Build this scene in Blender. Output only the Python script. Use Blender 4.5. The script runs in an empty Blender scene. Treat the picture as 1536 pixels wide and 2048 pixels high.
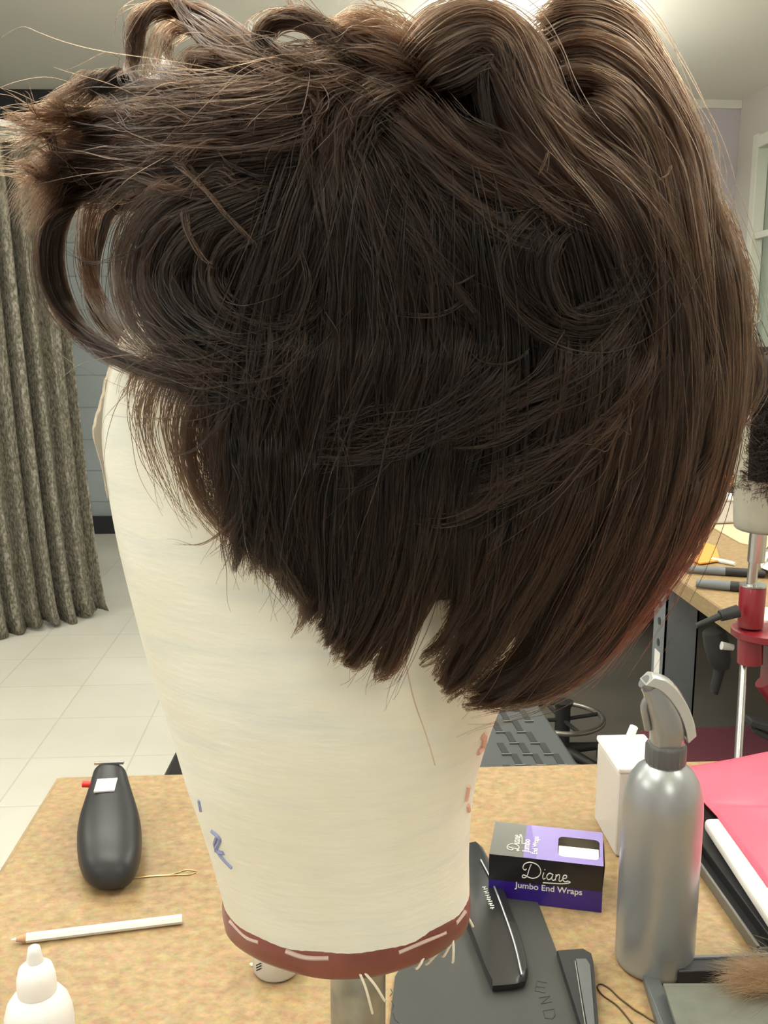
import bpy, bmesh, math, random
import numpy as np
from mathutils import Vector, Matrix
random.seed(7); rng = np.random.default_rng(11)
S = bpy.context.scene; COL = S.collection
# ------------------------------------------------------------------ camera, world, lights, exposure
F = 1900.0; YAW = math.radians(3.2); PIT = math.radians(10.4); CAM = np.array([0, 0, 1.25])
fw = np.array([math.sin(YAW)*math.cos(PIT), math.cos(YAW)*math.cos(PIT), -math.sin(PIT)])
rt = np.array([math.cos(YAW), -math.sin(YAW), 0]); up = np.cross(rt, fw)
cd = bpy.data.cameras.new('camera'); cam = bpy.data.objects.new('camera', cd); COL.objects.link(cam)
cd.sensor_fit = 'VERTICAL'; cd.sensor_height = 36; cd.lens = 36*F/2048; cd.clip_start = .01
cam.location = CAM; cam.rotation_euler = (math.pi/2-PIT, 0, -YAW); S.camera = cam
S.view_settings.view_transform = 'Standard'; S.view_settings.look = 'None'; S.view_settings.gamma = 1
S.view_settings.use_curve_mapping = False; S.view_settings.exposure = 0.0
W = bpy.data.worlds.new('world'); S.world = W; W.use_nodes = True
W.node_tree.nodes['Background'].inputs[0].default_value = (.80, .9, .78, 1)
W.node_tree.nodes['Background'].inputs[1].default_value = .9
LAMP = 10.8          # radiance of the fluorescent diffusers
LAMPCOL = (1, 1, .925)
FIXTURES = [(-2.3, 2.65), (-2.3, .6), (-.5, .75), (-.7, 2.45), (1.6, 2.35), (.93, 4.78), (1.25, .9), (.3, -1.3), (-2.0, -1.8)]  # far-end fixture is added, unseen behind the wig, to brighten the ceiling
FZ = 2.30          # the lamps hang a little below the ceiling

def P(u, v, z=None, y=None, x=None):
    d = fw + rt*(u-768)/F - up*(v-1024)/F
    if z is not None: t = (z-CAM[2])/d[2]
    elif y is not None: t = y/d[1]
    else: t = x/d[0]
    return CAM + d*t
TZ = .76
def T(u, v, z=TZ): return P(u, v, z=z)

# ------------------------------------------------------------------ materials
def mat(name, col, rough=.6, metal=0, spec=.5, noise=None, bump=None, emit=None, trans=0, alpha=1, col2=None, coat=0, sheen=0, mapping=(1, 1, 1), sub=0):
    m = bpy.data.materials.new(name); m.use_nodes = True; nt = m.node_tree; b = nt.nodes['Principled BSDF']
    b.inputs['Base Color'].default_value = (*col, 1); b.inputs['Roughness'].default_value = rough
    b.inputs['Metallic'].default_value = metal; b.inputs['Specular IOR Level'].default_value = spec
    b.inputs['Transmission Weight'].default_value = trans; b.inputs['Alpha'].default_value = alpha
    b.inputs['Coat Weight'].default_value = coat; b.inputs['Sheen Weight'].default_value = sheen
    if sub: b.inputs['Subsurface Weight'].default_value = sub; b.inputs['Subsurface Radius'].default_value = (.01, .01, .01)
    tc = nt.nodes.new('ShaderNodeTexCoord'); mp = nt.nodes.new('ShaderNodeMapping'); mp.inputs['Scale'].default_value = mapping
    nt.links.new(tc.outputs['Object'], mp.inputs['Vector'])
    if noise:
        n = nt.nodes.new('ShaderNodeTexNoise'); n.inputs['Scale'].default_value = noise; n.inputs['Detail'].default_value = 5
        nt.links.new(mp.outputs['Vector'], n.inputs['Vector'])
        r = nt.nodes.new('ShaderNodeValToRGB'); r.color_ramp.elements[0].position = .32; r.color_ramp.elements[1].position = .68
        r.color_ramp.elements[0].color = (*(col2 or tuple(c*.8 for c in col)), 1); r.color_ramp.elements[1].color = (*col, 1)
        nt.links.new(n.outputs['Fac'], r.inputs['Fac']); nt.links.new(r.outputs['Color'], b.inputs['Base Color'])
    if bump:
        n2 = nt.nodes.new('ShaderNodeTexNoise'); n2.inputs['Scale'].default_value = bump[0]; n2.inputs['Detail'].default_value = 4
        nt.links.new(mp.outputs['Vector'], n2.inputs['Vector'])
        bp = nt.nodes.new('ShaderNodeBump'); bp.inputs['Strength'].default_value = bump[1]; bp.inputs['Distance'].default_value = bump[2]
        nt.links.new(n2.outputs['Fac'], bp.inputs['Height']); nt.links.new(bp.outputs['Normal'], b.inputs['Normal'])
    if emit:
        b.inputs['Emission Color'].default_value = (*emit[0], 1); b.inputs['Emission Strength'].default_value = emit[1]
    return m

def brick_mat(name, col, mortar, bw, bh, ms, offset, axes, rough=.7, var=.04, noise=3, bump=.3):
    m = mat(name, col, rough); nt = m.node_tree; b = nt.nodes['Principled BSDF']
    tc = nt.nodes.new('ShaderNodeTexCoord'); sp = nt.nodes.new('ShaderNodeSeparateXYZ'); cb = nt.nodes.new('ShaderNodeCombineXYZ')
    nt.links.new(tc.outputs['Object'], sp.inputs[0])
    nt.links.new(sp.outputs[axes[0]], cb.inputs[0]); nt.links.new(sp.outputs[axes[1]], cb.inputs[1])
    br = nt.nodes.new('ShaderNodeTexBrick'); br.offset = offset; br.squash = 1
    br.inputs['Scale'].default_value = 1; br.inputs['Brick Width'].default_value = bw; br.inputs['Row Height'].default_value = bh
    br.inputs['Mortar Size'].default_value = ms; br.inputs['Mortar Smooth'].default_value = .3; br.inputs['Bias'].default_value = 0
    br.inputs['Color1'].default_value = (*col, 1); br.inputs['Color2'].default_value = (*[c*(1-var) for c in col], 1)
    br.inputs['Mortar'].default_value = (*mortar, 1); nt.links.new(cb.outputs[0], br.inputs['Vector'])
    n = nt.nodes.new('ShaderNodeTexNoise'); n.inputs['Scale'].default_value = noise; n.inputs['Detail'].default_value = 6
    nt.links.new(tc.outputs['Object'], n.inputs['Vector'])
    r = nt.nodes.new('ShaderNodeValToRGB'); r.color_ramp.elements[0].position = .3; r.color_ramp.elements[1].position = .65
    r.color_ramp.elements[0].color = (.86, .86, .83, 1); r.color_ramp.elements[1].color = (1, 1, 1, 1)
    nt.links.new(n.outputs['Fac'], r.inputs['Fac'])
    mx = nt.nodes.new('ShaderNodeMix'); mx.data_type = 'RGBA'; mx.blend_type = 'MULTIPLY'; mx.inputs[0].default_value = 1
    nt.links.new(br.outputs['Color'], mx.inputs[6]); nt.links.new(r.outputs['Color'], mx.inputs[7]); nt.links.new(mx.outputs[2], b.inputs['Base Color'])
    bp = nt.nodes.new('ShaderNodeBump'); bp.inputs['Strength'].default_value = bump; bp.inputs['Distance'].default_value = .002; bp.invert = True
    nt.links.new(br.outputs['Fac'], bp.inputs['Height']); nt.links.new(bp.outputs['Normal'], b.inputs['Normal'])
    return m

M = {}
M['floor'] = brick_mat('floor tile', (.72, .70, .63), (.58, .565, .50), .305, .305, .003, 0, ('X', 'Y'), rough=.35, noise=1.6)
M['block_wall'] = brick_mat('painted block', (.41, .47, .50), (.30, .35, .38), .406, .203, .005, .5, ('X', 'Z'), bump=.6)
M['wall'] = mat('lilac wall paint', (.60, .56, .60), .8, bump=(60, .1, .002))
M['wall_r'] = mat('right wall paint', (.66, .63, .58), .8, bump=(60, .1, .002))
M['ceil'] = mat('ceiling', (.88, .85, .76), .95, noise=250, col2=(.82, .79, .70))
M['black'] = mat('black base', (.018, .02, .025), .5)
M['trimwhite'] = mat('white frame', (.80, .80, .70), .4)
M['lamp'] = mat('diffuser', (.9, .9, .85), .5, emit=(LAMPCOL, LAMP))
M['white'] = mat('white plastic', (.85, .85, .84), .35, sub=.1)
M['paper'] = mat('paper', (.85, .84, .80), .7)
M['chrome'] = mat('chrome', (.62, .62, .60), .25, metal=1)
M['galv'] = mat('galvanised tube', (.50, .53, .52), .35, metal=.9, noise=40, col2=(.25, .28, .28))
M['steel'] = mat('grey leg', (.20, .22, .24), .5, noise=12, col2=(.16, .18, .20))
M['blackp'] = mat('black plastic', (.014, .014, .015), .32, coat=.15)
M['mattblack'] = mat('matt black', (.022, .022, .024), .55)
M['dev'] = mat('black rubber body', (.022, .022, .024), .42, noise=8, col2=(.016, .016, .018))
M['red'] = mat('red lacquer', (.22, .008, .018), .35, coat=.3)
M['redp'] = mat('red plastic', (.75, .02, .02), .4)
M['pink'] = mat('pink plastic sheet', (.93, .13, .21), .35, bump=(9, .3, .01), noise=4, col2=(.91, .085, .15), sub=.1)
M['maroon'] = mat('maroon upholstery', (.10, .02, .035), .8)
M['yellow'] = mat('yellow', (.6, .45, .05), .6)
M['orange'] = mat('orange card', (.95, .38, .08), .6)
M['tan'] = mat('tan paper', (.70, .55, .36), .8)
M['bottle'] = mat('silver lacquer bottle', (.38, .40, .41), .33, metal=.55, bump=(900, .06, .0005))
M['sprayer'] = mat('grey sprayer plastic', (.30, .31, .31), .22, metal=.4, coat=.5)
M['collar'] = mat('dark grey collar', (.10, .10, .10), .4)
M['wrap'] = mat('milky plastic', (.78, .76, .73), .4, alpha=.8, trans=.0)
M['card'] = mat('dark grey card', (.052, .052, .048), .5, noise=20, col2=(.045, .046, .043))
M['gcloth'] = mat('grey green card', (.155, .16, .13), .9, noise=60, col2=(.125, .13, .105))
M['ink'] = mat('black ink', (.03, .03, .035), .6)
M['blueink'] = mat('faded blue ink', (.30, .33, .52), .8)
M['pinkmark'] = mat('pink mark', (.80, .45, .36), .8)
M['silverfoil'] = mat('silver print', (.75, .75, .70), .35)
M['purple'] = mat('purple print', (.028, .008, .20), .35, coat=.3)
M['lilac'] = mat('lilac print', (.26, .20, .52), .3, coat=.4)
M['boxblack'] = mat('black print', (.012, .010, .012), .35, coat=.3)
M['boxgrey'] = mat('charcoal print', (.11, .11, .10), .35, coat=.4)
M['boardbrown'] = mat('inner board', (.28, .24, .17), .8)
M['wood'] = mat('bare pencil wood', (.55, .33, .2), .7)
M['brass'] = mat('brass pin', (.65, .5, .25), .35, metal=.8)
M['bronze'] = mat('dark bronze pin', (.10, .07, .04), .35, metal=.8)
M['rim'] = mat('red brown tape rim', (.15, .035, .025), .45, noise=30, col2=(.25, .07, .05), coat=.2)
M['glue'] = mat('dried glue', (.55, .42, .36), .5)
M['thread'] = mat('cream thread', (.80, .75, .60), .7)
M['green'] = mat('leaves', (.25, .42, .16), .8, noise=6, col2=(.55, .62, .45))
M['glass'] = mat('glass', (.95, 1, .96), .02, trans=1)
M['stoolgrey'] = mat('grey seat', (.065, .072, .075), .5)
M['slot'] = mat('seat slot', (.03, .033, .034), .6)

def wood_board():
    m = mat('particle board', (.55, .37, .18), .5); nt = m.node_tree; b = nt.nodes['Principled BSDF']
    tc = nt.nodes.new('ShaderNodeTexCoord'); mp = nt.nodes.new('ShaderNodeMapping'); mp.inputs['Scale'].default_value = (1, 1.4, 1)
    nt.links.new(tc.outputs['Object'], mp.inputs['Vector'])
    n = nt.nodes.new('ShaderNodeTexNoise'); n.inputs['Scale'].default_value = 95; n.inputs['Detail'].default_value = 6; n.inputs['Roughness'].default_value = .7
    v = nt.nodes.new('ShaderNodeTexVoronoi'); v.inputs['Scale'].default_value = 180
    big = nt.nodes.new('ShaderNodeTexNoise'); big.inputs['Scale'].default_value = 5; big.inputs['Detail'].default_value = 4
    for q in (n, v, big): nt.links.new(mp.outputs['Vector'], q.inputs['Vector'])
    r = nt.nodes.new('ShaderNodeValToRGB'); e = r.color_ramp.elements
    e[0].position = .28; e[0].color = (.29, .185, .085, 1); e[1].position = .72; e[1].color = (.50, .36, .19, 1)
    k = e.new(.5); k.color = (.41, .28, .135, 1)
    nt.links.new(n.outputs['Fac'], r.inputs['Fac'])
    mx = nt.nodes.new('ShaderNodeMix'); mx.data_type = 'RGBA'; mx.blend_type = 'MULTIPLY'; mx.inputs[0].default_value = .35
    r2 = nt.nodes.new('ShaderNodeValToRGB'); r2.color_ramp.elements[0].color = (.72, .7, .68, 1); r2.color_ramp.elements[0].position = .3; r2.color_ramp.elements[1].position = .6
    nt.links.new(big.outputs['Fac'], r2.inputs['Fac'])
    nt.links.new(r.outputs['Color'], mx.inputs[6]); nt.links.new(r2.outputs['Color'], mx.inputs[7])
    mx2 = nt.nodes.new('ShaderNodeMix'); mx2.data_type = 'RGBA'; mx2.blend_type = 'MULTIPLY'; mx2.inputs[0].default_value = .18
    nt.links.new(mx.outputs[2], mx2.inputs[6]); nt.links.new(v.outputs['Color'], mx2.inputs[7])
    nt.links.new(mx2.outputs[2], b.inputs['Base Color']); return m
M['board'] = wood_board()
M['edge'] = mat('board edge', (.36, .26, .13), .6, noise=70, col2=(.27, .19, .10), mapping=(1, 1, 6))

def curtain_mat():
    m = mat('woven curtain', (.3, .28, .2), .95); nt = m.node_tree; b = nt.nodes['Principled BSDF']
    tc = nt.nodes.new('ShaderNodeTexCoord'); mp = nt.nodes.new('ShaderNodeMapping'); mp.inputs['Scale'].default_value = (1, 1, .55)
    nt.links.new(tc.outputs['Object'], mp.inputs['Vector'])
    n = nt.nodes.new('ShaderNodeTexNoise'); n.inputs['Scale'].default_value = 95; n.inputs['Detail'].default_value = 2; n.inputs['Roughness'].default_value = .6
    nt.links.new(mp.outputs['Vector'], n.inputs['Vector'])
    r = nt.nodes.new('ShaderNodeValToRGB'); e = r.color_ramp.elements
    e[0].position = .34; e[0].color = (.09, .085, .06, 1); e[1].position = .64; e[1].color = (.33, .30, .25, 1); k = e.new(.5); k.color = (.19, .175, .135, 1)
    nt.links.new(n.outputs['Fac'], r.inputs['Fac']); nt.links.new(r.outputs['Color'], b.inputs['Base Color']); return m
M['curtain'] = curtain_mat()

def canvas_mat():
    m = mat('painted canvas', (.70, .68, .52), .55); nt = m.node_tree; b = nt.nodes['Principled BSDF']
    tc = nt.nodes.new('ShaderNodeTexCoord'); mp = nt.nodes.new('ShaderNodeMapping'); mp.inputs['Scale'].default_value = (3, 3, 16)
    nt.links.new(tc.outputs['Object'], mp.inputs['Vector'])
    n = nt.nodes.new('ShaderNodeTexNoise'); n.inputs['Scale'].default_value = 6; n.inputs['Detail'].default_value = 5
    n3 = nt.nodes.new('ShaderNodeTexNoise'); n3.inputs['Scale'].default_value = 14; n3.inputs['Detail'].default_value = 3
    nt.links.new(mp.outputs['Vector'], n.inputs['Vector']); nt.links.new(tc.outputs['Object'], n3.inputs['Vector'])
    r = nt.nodes.new('ShaderNodeValToRGB'); e = r.color_ramp.elements
    e[0].position = .3; e[0].color = (.79, .81, .74, 1); e[1].position = .7; e[1].color = (.88, .87, .76, 1); k = e.new(.5); k.color = (.86, .86, .75, 1)
    r3 = nt.nodes.new('ShaderNodeValToRGB'); r3.color_ramp.elements[0].color = (.95, .93, .88, 1); r3.color_ramp.elements[0].position = .35; r3.color_ramp.elements[1].position = .6
    nt.links.new(n.outputs['Fac'], r.inputs['Fac']); nt.links.new(n3.outputs['Fac'], r3.inputs['Fac'])
    mx = nt.nodes.new('ShaderNodeMix'); mx.data_type = 'RGBA'; mx.blend_type = 'MULTIPLY'; mx.inputs[0].default_value = 1
    nt.links.new(r.outputs['Color'], mx.inputs[6]); nt.links.new(r3.outputs['Color'], mx.inputs[7]); nt.links.new(mx.outputs[2], b.inputs['Base Color'])
    w = nt.nodes.new('ShaderNodeTexNoise'); w.inputs['Scale'].default_value = 22; w.inputs['Detail'].default_value = 4; nt.links.new(mp.outputs['Vector'], w.inputs['Vector'])
    bp = nt.nodes.new('ShaderNodeBump'); bp.inputs['Strength'].default_value = .25; bp.inputs['Distance'].default_value = .001
    nt.links.new(w.outputs['Fac'], bp.inputs['Height']); nt.links.new(bp.outputs['Normal'], b.inputs['Normal']); return m
M['canvas'] = canvas_mat()

def hair_mat(name, dark, light, rough=.35):
    m = bpy.data.materials.new(name); m.use_nodes = True; nt = m.node_tree; nt.nodes.clear()
    out = nt.nodes.new('ShaderNodeOutputMaterial'); h = nt.nodes.new('ShaderNodeBsdfHairPrincipled')
    h.parametrization = 'COLOR'; h.inputs['Roughness'].default_value = rough; h.inputs['Radial Roughness'].default_value = .4
    h.inputs['Random Roughness'].default_value = .2; h.inputs['IOR'].default_value = 1.42
    a = nt.nodes.new('ShaderNodeAttribute'); a.attribute_name = 'tone'
    r = nt.nodes.new('ShaderNodeValToRGB'); r.color_ramp.elements[0].color = (*dark, 1); r.color_ramp.elements[1].color = (*light, 1)
    nt.links.new(a.outputs['Fac'], r.inputs['Fac']); nt.links.new(r.outputs['Color'], h.inputs['Color']); nt.links.new(h.outputs[0], out.inputs['Surface'])
    return m
M['hair'] = hair_mat('dark brown hair', (.0003, .00015, .00012), (.052, .025, .0125), .26)
M['cap'] = mat('dark wig cap', (.012, .008, .006), .9)
M['lace'] = mat('skin lace', (.76, .62, .46), .8, alpha=.45)

# ------------------------------------------------------------------ object helpers
def root_of(o):
    while o.parent: o = o.parent
    return o
def mesh(name, V, Fc, m, parent=None, smooth=False, bevel=0, seg=2, auto=None):
    me = bpy.data.meshes.new(name); V = np.asarray(V, float)
    if parent is not None: V = V - np.array(root_of(parent).location)
    me.from_pydata([tuple(v) for v in V], [], [tuple(int(i) for i in f) for f in Fc]); me.update()
    bm = bmesh.new(); bm.from_mesh(me); bmesh.ops.remove_doubles(bm, verts=bm.verts, dist=1e-6); bmesh.ops.recalc_face_normals(bm, faces=bm.faces); bm.to_mesh(me); bm.free()
    o = bpy.data.objects.new(name, me); COL.objects.link(o)
    if m is not None:
        for k in (m if isinstance(m, (list, tuple)) else [m]): me.materials.append(k)
    if parent is not None: o.parent = parent
    if smooth:
        me.polygons.foreach_set('use_smooth', [True]*len(me.polygons))
        try: me.set_sharp_from_angle(angle=math.radians(auto or 40))
        except Exception: pass
    if bevel:
        b = o.modifiers.new('bevel', 'BEVEL'); b.width = bevel; b.segments = seg; b.limit_method = 'ANGLE'
    return o
def top(o, label, cat, group=None):
    o['label'] = label; o['category'] = cat
    if group: o['group'] = group
    return o
def thing(name, label, cat, loc, group=None):
    o = bpy.data.objects.new(name, None); COL.objects.link(o); o.location = tuple(float(q) for q in loc); o.empty_display_size = .02
    bpy.context.view_layer.update(); return top(o, label, cat, group)
def struct(o): o['kind'] = 'structure'; return o
def box_vf(c, s, rz=0, R=None):
    c = np.array(c, float); hx, hy, hz = np.array(s)/2
    V = np.array([[x, y, z] for x in (-hx, hx) for y in (-hy, hy) for z in (-hz, hz)])
    if R is None: R = np.array(Matrix.Rotation(rz, 3, 'Z'))
    return V@np.array(R).T + c, [(0, 1, 3, 2), (4, 6, 7, 5), (0, 4, 5, 1), (2, 3, 7, 6), (0, 2, 6, 4), (1, 5, 7, 3)]
def join(parts):
    V = []; Fc = []; n = 0
    for v, f in parts:
        V.append(np.asarray(v, float)); Fc += [tuple(i+n for i in q) for q in f]; n += len(v)
    return np.vstack(V), Fc
def loft(rings, cap=(True, True), closed=True):
    n = len(rings[0]); V = np.vstack(rings); Fc = []
    for i in range(len(rings)-1):
        for j in range(n if closed else n-1):
            k = (j+1) % n; Fc.append((i*n+j, i*n+k, (i+1)*n+k, (i+1)*n+j))
    if cap[0]: Fc.append(tuple(range(n))[::-1])
    if cap[1]: Fc.append(tuple((len(rings)-1)*n+j for j in range(n)))
    return V, Fc
def frame(d):
    d = np.array(d, float); d /= np.linalg.norm(d)+1e-12
    a = np.array([0, 0, 1.]) if abs(d[2]) < .9 else np.array([1., 0, 0])
    s = np.cross(d, a); s /= np.linalg.norm(s); return d, s, np.cross(s, d)
def tube(pts, r, n=12, cap=(True, True)):
    pts = np.array(pts, float); r = np.broadcast_to(r, (len(pts),)); rings = []; ps = None
    for i in range(len(pts)):
        d = pts[min(i+1, len(pts)-1)]-pts[max(i-1, 0)]; d, s, u = frame(d)
        if ps is not None:
            s = ps-d*np.dot(ps, d); s /= np.linalg.norm(s)+1e-9; u = np.cross(s, d)
        ps = s; a = np.linspace(0, 2*math.pi, n, endpoint=False)
        rings.append(pts[i]+r[i]*(np.outer(np.cos(a), s)+np.outer(np.sin(a), u)))
    return loft(rings, cap)
def lathe(c, prof, n=40, rot=None, sx=1, sy=1):
    a = np.linspace(0, 2*math.pi, n, endpoint=False); rings = []
    for r, z in prof:
        q = np.stack([r*np.cos(a)*sx, r*np.sin(a)*sy, np.full(n, z)], 1)
        if rot is not None: q = q@np.array(rot).T
        rings.append(q+np.array(c))
    return loft(rings)
def to_mesh(o):
    bpy.context.view_layer.update(); me = bpy.data.meshes.new_from_object(o.evaluated_get(bpy.context.evaluated_depsgraph_get()))
    n = bpy.data.objects.new('print', me); COL.objects.link(n); n.parent = o.parent; n.matrix_local = o.matrix_local.copy(); nm = o.name.split('.')[0]
    bpy.data.objects.remove(o); n.name = nm; return n
def crom(pts, m):
    p = np.array(pts, float); p = np.vstack([2*p[0]-p[1], p, 2*p[-1]-p[-2]]); k = len(p)-3
    t = np.linspace(0, k, m); i = np.minimum(t.astype(int), k-1); f = (t-i)[:, None]
    a, b, c, d = p[i], p[i+1], p[i+2], p[i+3]
    return .5*((2*b)+(-a+c)*f+(2*a-5*b+4*c-d)*f*f+(-a+3*b-3*c+d)*f**3)

# ------------------------------------------------------------------ setting
XL, XR, YN, YF, H = -4.0, 2.568, -3.0, 6.162, 2.70
def slab(name, x0, x1, y0, y1, z0, z1, m): return struct(mesh(name, *box_vf(((x0+x1)/2, (y0+y1)/2, (z0+z1)/2), (x1-x0, y1-y0, z1-z0)), m))
slab('floor', XL, XR, YN, YF, -.1, 0, M['floor'])
slab('ceiling', XL, XR, YN, YF, H, H+.1, M['ceil'])
slab('wall_far', XL, XR, YF, YF+.12, 0, H, M['block_wall'])
slab('wall_left', XL-.12, XL, YN, YF, 0, H, M['wall'])
slab('wall_back', XL, XR, YN-.12, YN, 0, H, M['wall'])
wy0, wy1, wz0, wz1 = 3.9, 5.80, 1.20, 2.385
V, Fc = join([box_vf((XR+.07, (YN+wy0)/2, H/2), (.14, wy0-YN, H)), box_vf((XR+.07, (wy1+YF)/2, H/2), (.14, YF-wy1, H)),
              box_vf((XR+.07, (wy0+wy1)/2, wz0/2), (.14, wy1-wy0, wz0)), box_vf((XR+.07, (wy0+wy1)/2, (wz1+H)/2), (.14, wy1-wy0, H-wz1))])
struct(mesh('wall_right', V, Fc, M['wall_r']))
# lilac plaster panel on the far wall at the right
slab('trim_1', 1.6, XR-.001, YF-.02, YF-.001, .11, H-.001, M['wall'])
slab('baseboard_far', XL, XR, YF-.045, YF-.022, 0, .115, M['black'])
slab('baseboard_right', XR-.02, XR-.001, YN, YF-.05, 0, .115, M['black'])
slab('trim_2', XL, -1.30, YF-.06, YF-.001, H-.17, H-.001, M['black'])
slab('trim_3', 1.6, XR-.002, YF-.045, YF-.021, H-.05, H-.001, M['trimwhite'])
w = struct(bpy.data.objects.new('window_1', None)); COL.objects.link(w); w.location = (XR, wy0, wz0); bpy.context.view_layer.update()
fr = [box_vf((XR-.005, wy1+.0, (wz0+wz1)/2), (.07, .07, wz1-wz0+.10)), box_vf((XR-.005, wy0, (wz0+wz1)/2), (.07, .07, wz1-wz0+.10)),
      box_vf((XR-.005, (wy0+wy1)/2, wz1), (.07, wy1-wy0-.07, .07)), box_vf((XR-.005, (wy0+wy1)/2, 1.85), (.04, wy1-wy0-.07, .04))]
mesh('window_frame', *join(fr), M['trimwhite'], w, bevel=.004)
mesh('window_sill', *box_vf((XR-.035, (wy0+wy1)/2, wz0-.03), (.13, wy1-wy0-.0, .055)), M['mattblack'], w, bevel=.004)
mesh('window_pane', *box_vf((XR+.05, (wy0+wy1)/2, (wz0+wz1)/2), (.006, wy1-wy0, wz1-wz0)), M['glass'], w)
# garden hedge outside the window
hv = []
for i in range(26):
    c = np.array([XR+1.2+random.random()*.8, 3.2+i*.16, random.uniform(.3, 1.5)]); 
    hv.append(lathe(c, [(.02, -.32), (.2, -.26), (.33, -.1), (.36, .05), (.24, .24), (.02, .34)], 12))
hd = mesh('hedge', *join(hv), M['green']); top(hd, 'pale green foliage outside the window at the right', 'hedge'); 
g = mesh('ground_outside', *box_vf((XR+4, 3, -.06), (7.5, 12, .1)), mat('lawn', (.3, .4, .2), .9)); struct(g)
# ceiling lights
for k, (fx, fy) in enumerate(FIXTURES):
    t = thing('ceiling_light', 'fluorescent ceiling light hanging above the room', 'ceiling light', (fx, fy, FZ), 'fluorescent ceiling lights')  # the far-end one is added, unseen behind the wig
    for s in (-1, 1): mesh('end_cap', *box_vf((fx, fy+s*.62, FZ), (.34, .03, .075)), M['trimwhite'], t, bevel=.004)
    for s in (-1, 1): mesh('hanger', *tube([(fx, fy+s*.45, FZ+.03), (fx, fy+s*.45, H-.001)], .004, 8), M['chrome'], t)
    mesh('diffuser', *box_vf((fx, fy, FZ), (.32, 1.21, .07)), M['lamp'], t, bevel=.02)

o = mesh('floor_shade', *box_vf((1.40, 3.4, .004), (2.3, 4.4, .006)), mat('grey brown floor tint for shade', (.17, .155, .13), .8, noise=3, col2=(.13, .12, .10)), None)  # thin dark sheet added to stand for the shade on this floor
top(o, 'large grey brown sheet added as floor shade under the long bench at the right', 'floor shade')
# ------------------------------------------------------------------ curtain on its track
def curtain():
    A = np.array([-2.3, 3.10]); B = np.array([-1.045, 4.29]); L = np.linalg.norm(B-A); d = (B-A)/L; nrm = np.array([d[1], -d[0]])
    nu, nv = 620, 40; V = []; zt = 2.02
    for j in range(nv+1):
        h = j/nv; z = .012+(zt-.012)*(h)
        squeeze = 1-.075*h**.6
        for i in range(nu+1):
            s = i/nu; ph = s*L*2*math.pi/.080 + 1.1*math.sin(s*9+1)+.5*math.sin(s*23)
            amp = .052*(1+.35*math.sin(s*31))*(1-.25*h); rd = 2*abs(math.sin(ph/2))**.8-1
            q = A + d*(s*L*squeeze + .012*math.cos(ph)) + nrm*(amp*rd+.006*math.sin(2.3*ph+h*3))
            V.append((q[0], q[1], z+(.012*math.sin(s*40) if j == 0 else 0)))
    n = nu+1; Fc = [(j*n+i, j*n+i+1, (j+1)*n+i+1, (j+1)*n+i) for j in range(nv) for i in range(nu)]
    t = thing('curtain', 'tall brown and beige woven curtain hanging in folds at the left', 'curtain', (-1.7, 3.7, 0))
    o = mesh('curtain_cloth', V, Fc, M['curtain'], t, smooth=True, auto=180)
    so = o.modifiers.new('s', 'SOLIDIFY'); so.thickness = .003
    e = A+d*L*.96
    mesh('curtain_track', *box_vf((*((A+e)/2), 2.085), (L, .03, .025), math.atan2(d[1], d[0])), M['chrome'], t)
    mesh('header_tape', *box_vf((*((A+e)/2), 2.045), (L, .012, .05), math.atan2(d[1], d[0])), mat('header', (.30, .31, .27), .9), t)
    [mesh('support_rod', *tube([(*(A+d*q), 2.1), (*(A+d*q), H)], .006), M['chrome'], t) for q in (.2, 1.0)]
curtain()

# ------------------------------------------------------------------ front work table
def table(name, label, x0, x1, y0, y1, zt, th, legs, holes=False, legw=.06):
    t = thing(name, label, 'table', ((x0+x1)/2, (y0+y1)/2, 0))
    mesh('tabletop', *box_vf(((x0+x1)/2, (y0+y1)/2, zt-th/2), (x1-x0, y1-y0, th)), M['board'], t, bevel=.0015)
    mesh('edge_band', *join([box_vf((x0-.0015, (y0+y1)/2, zt-th/2), (.003, y1-y0, th-.003)), box_vf(((x0+x1)/2, y0-.0015, zt-th/2), (x1-x0, .003, th-.003))]), M['edge'], t)
    ap = [box_vf(((x0+x1)/2, y, zt-th-.03), (x1-x0-.12, .03, .06)) for y in (y0+.07, y1-.07)]
    for q in ap: mesh('rail', *q, M['steel'], t)
    for lx, ly in legs:
        lg = mesh('leg', *join([box_vf((lx, ly-legw/2+.002, (zt-th)/2), (legw, .004, zt-th)), box_vf((lx+legw/2-.002, ly, (zt-th)/2), (.004, legw, zt-th)), box_vf((lx-legw/2+.002, ly, (zt-th)/2), (.004, legw, zt-th))]), M['steel'], t)
        if holes:
            for z in (.62, .66, .57): mesh('bolt_hole', *tube([(lx-legw/2-.001, ly, z), (lx-legw/2+.001, ly, z)], .009, 12), M['ink'], lg)
            mesh('sticker', *box_vf((lx-legw/2-.001, ly, .50), (.001, .035, .10)), M['paper'], lg)
    return t
table('work_table', 'wide particle board work table in front carrying the canvas wig block', -.311, 1.35, .14, 1.024, TZ, .03,
      [(-.26, .20), (-.26, .96), (1.29, .20), (1.29, .96)])
table('work_table', 'long wooden work bench behind at the right with grey steel legs and papers on it', .716, 2.1, 1.50, 4.0, TZ, .035,
      [(.775, 2.03), (.775, 3.9), (2.0, 1.58), (2.0, 3.9)], True, .075)

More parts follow.
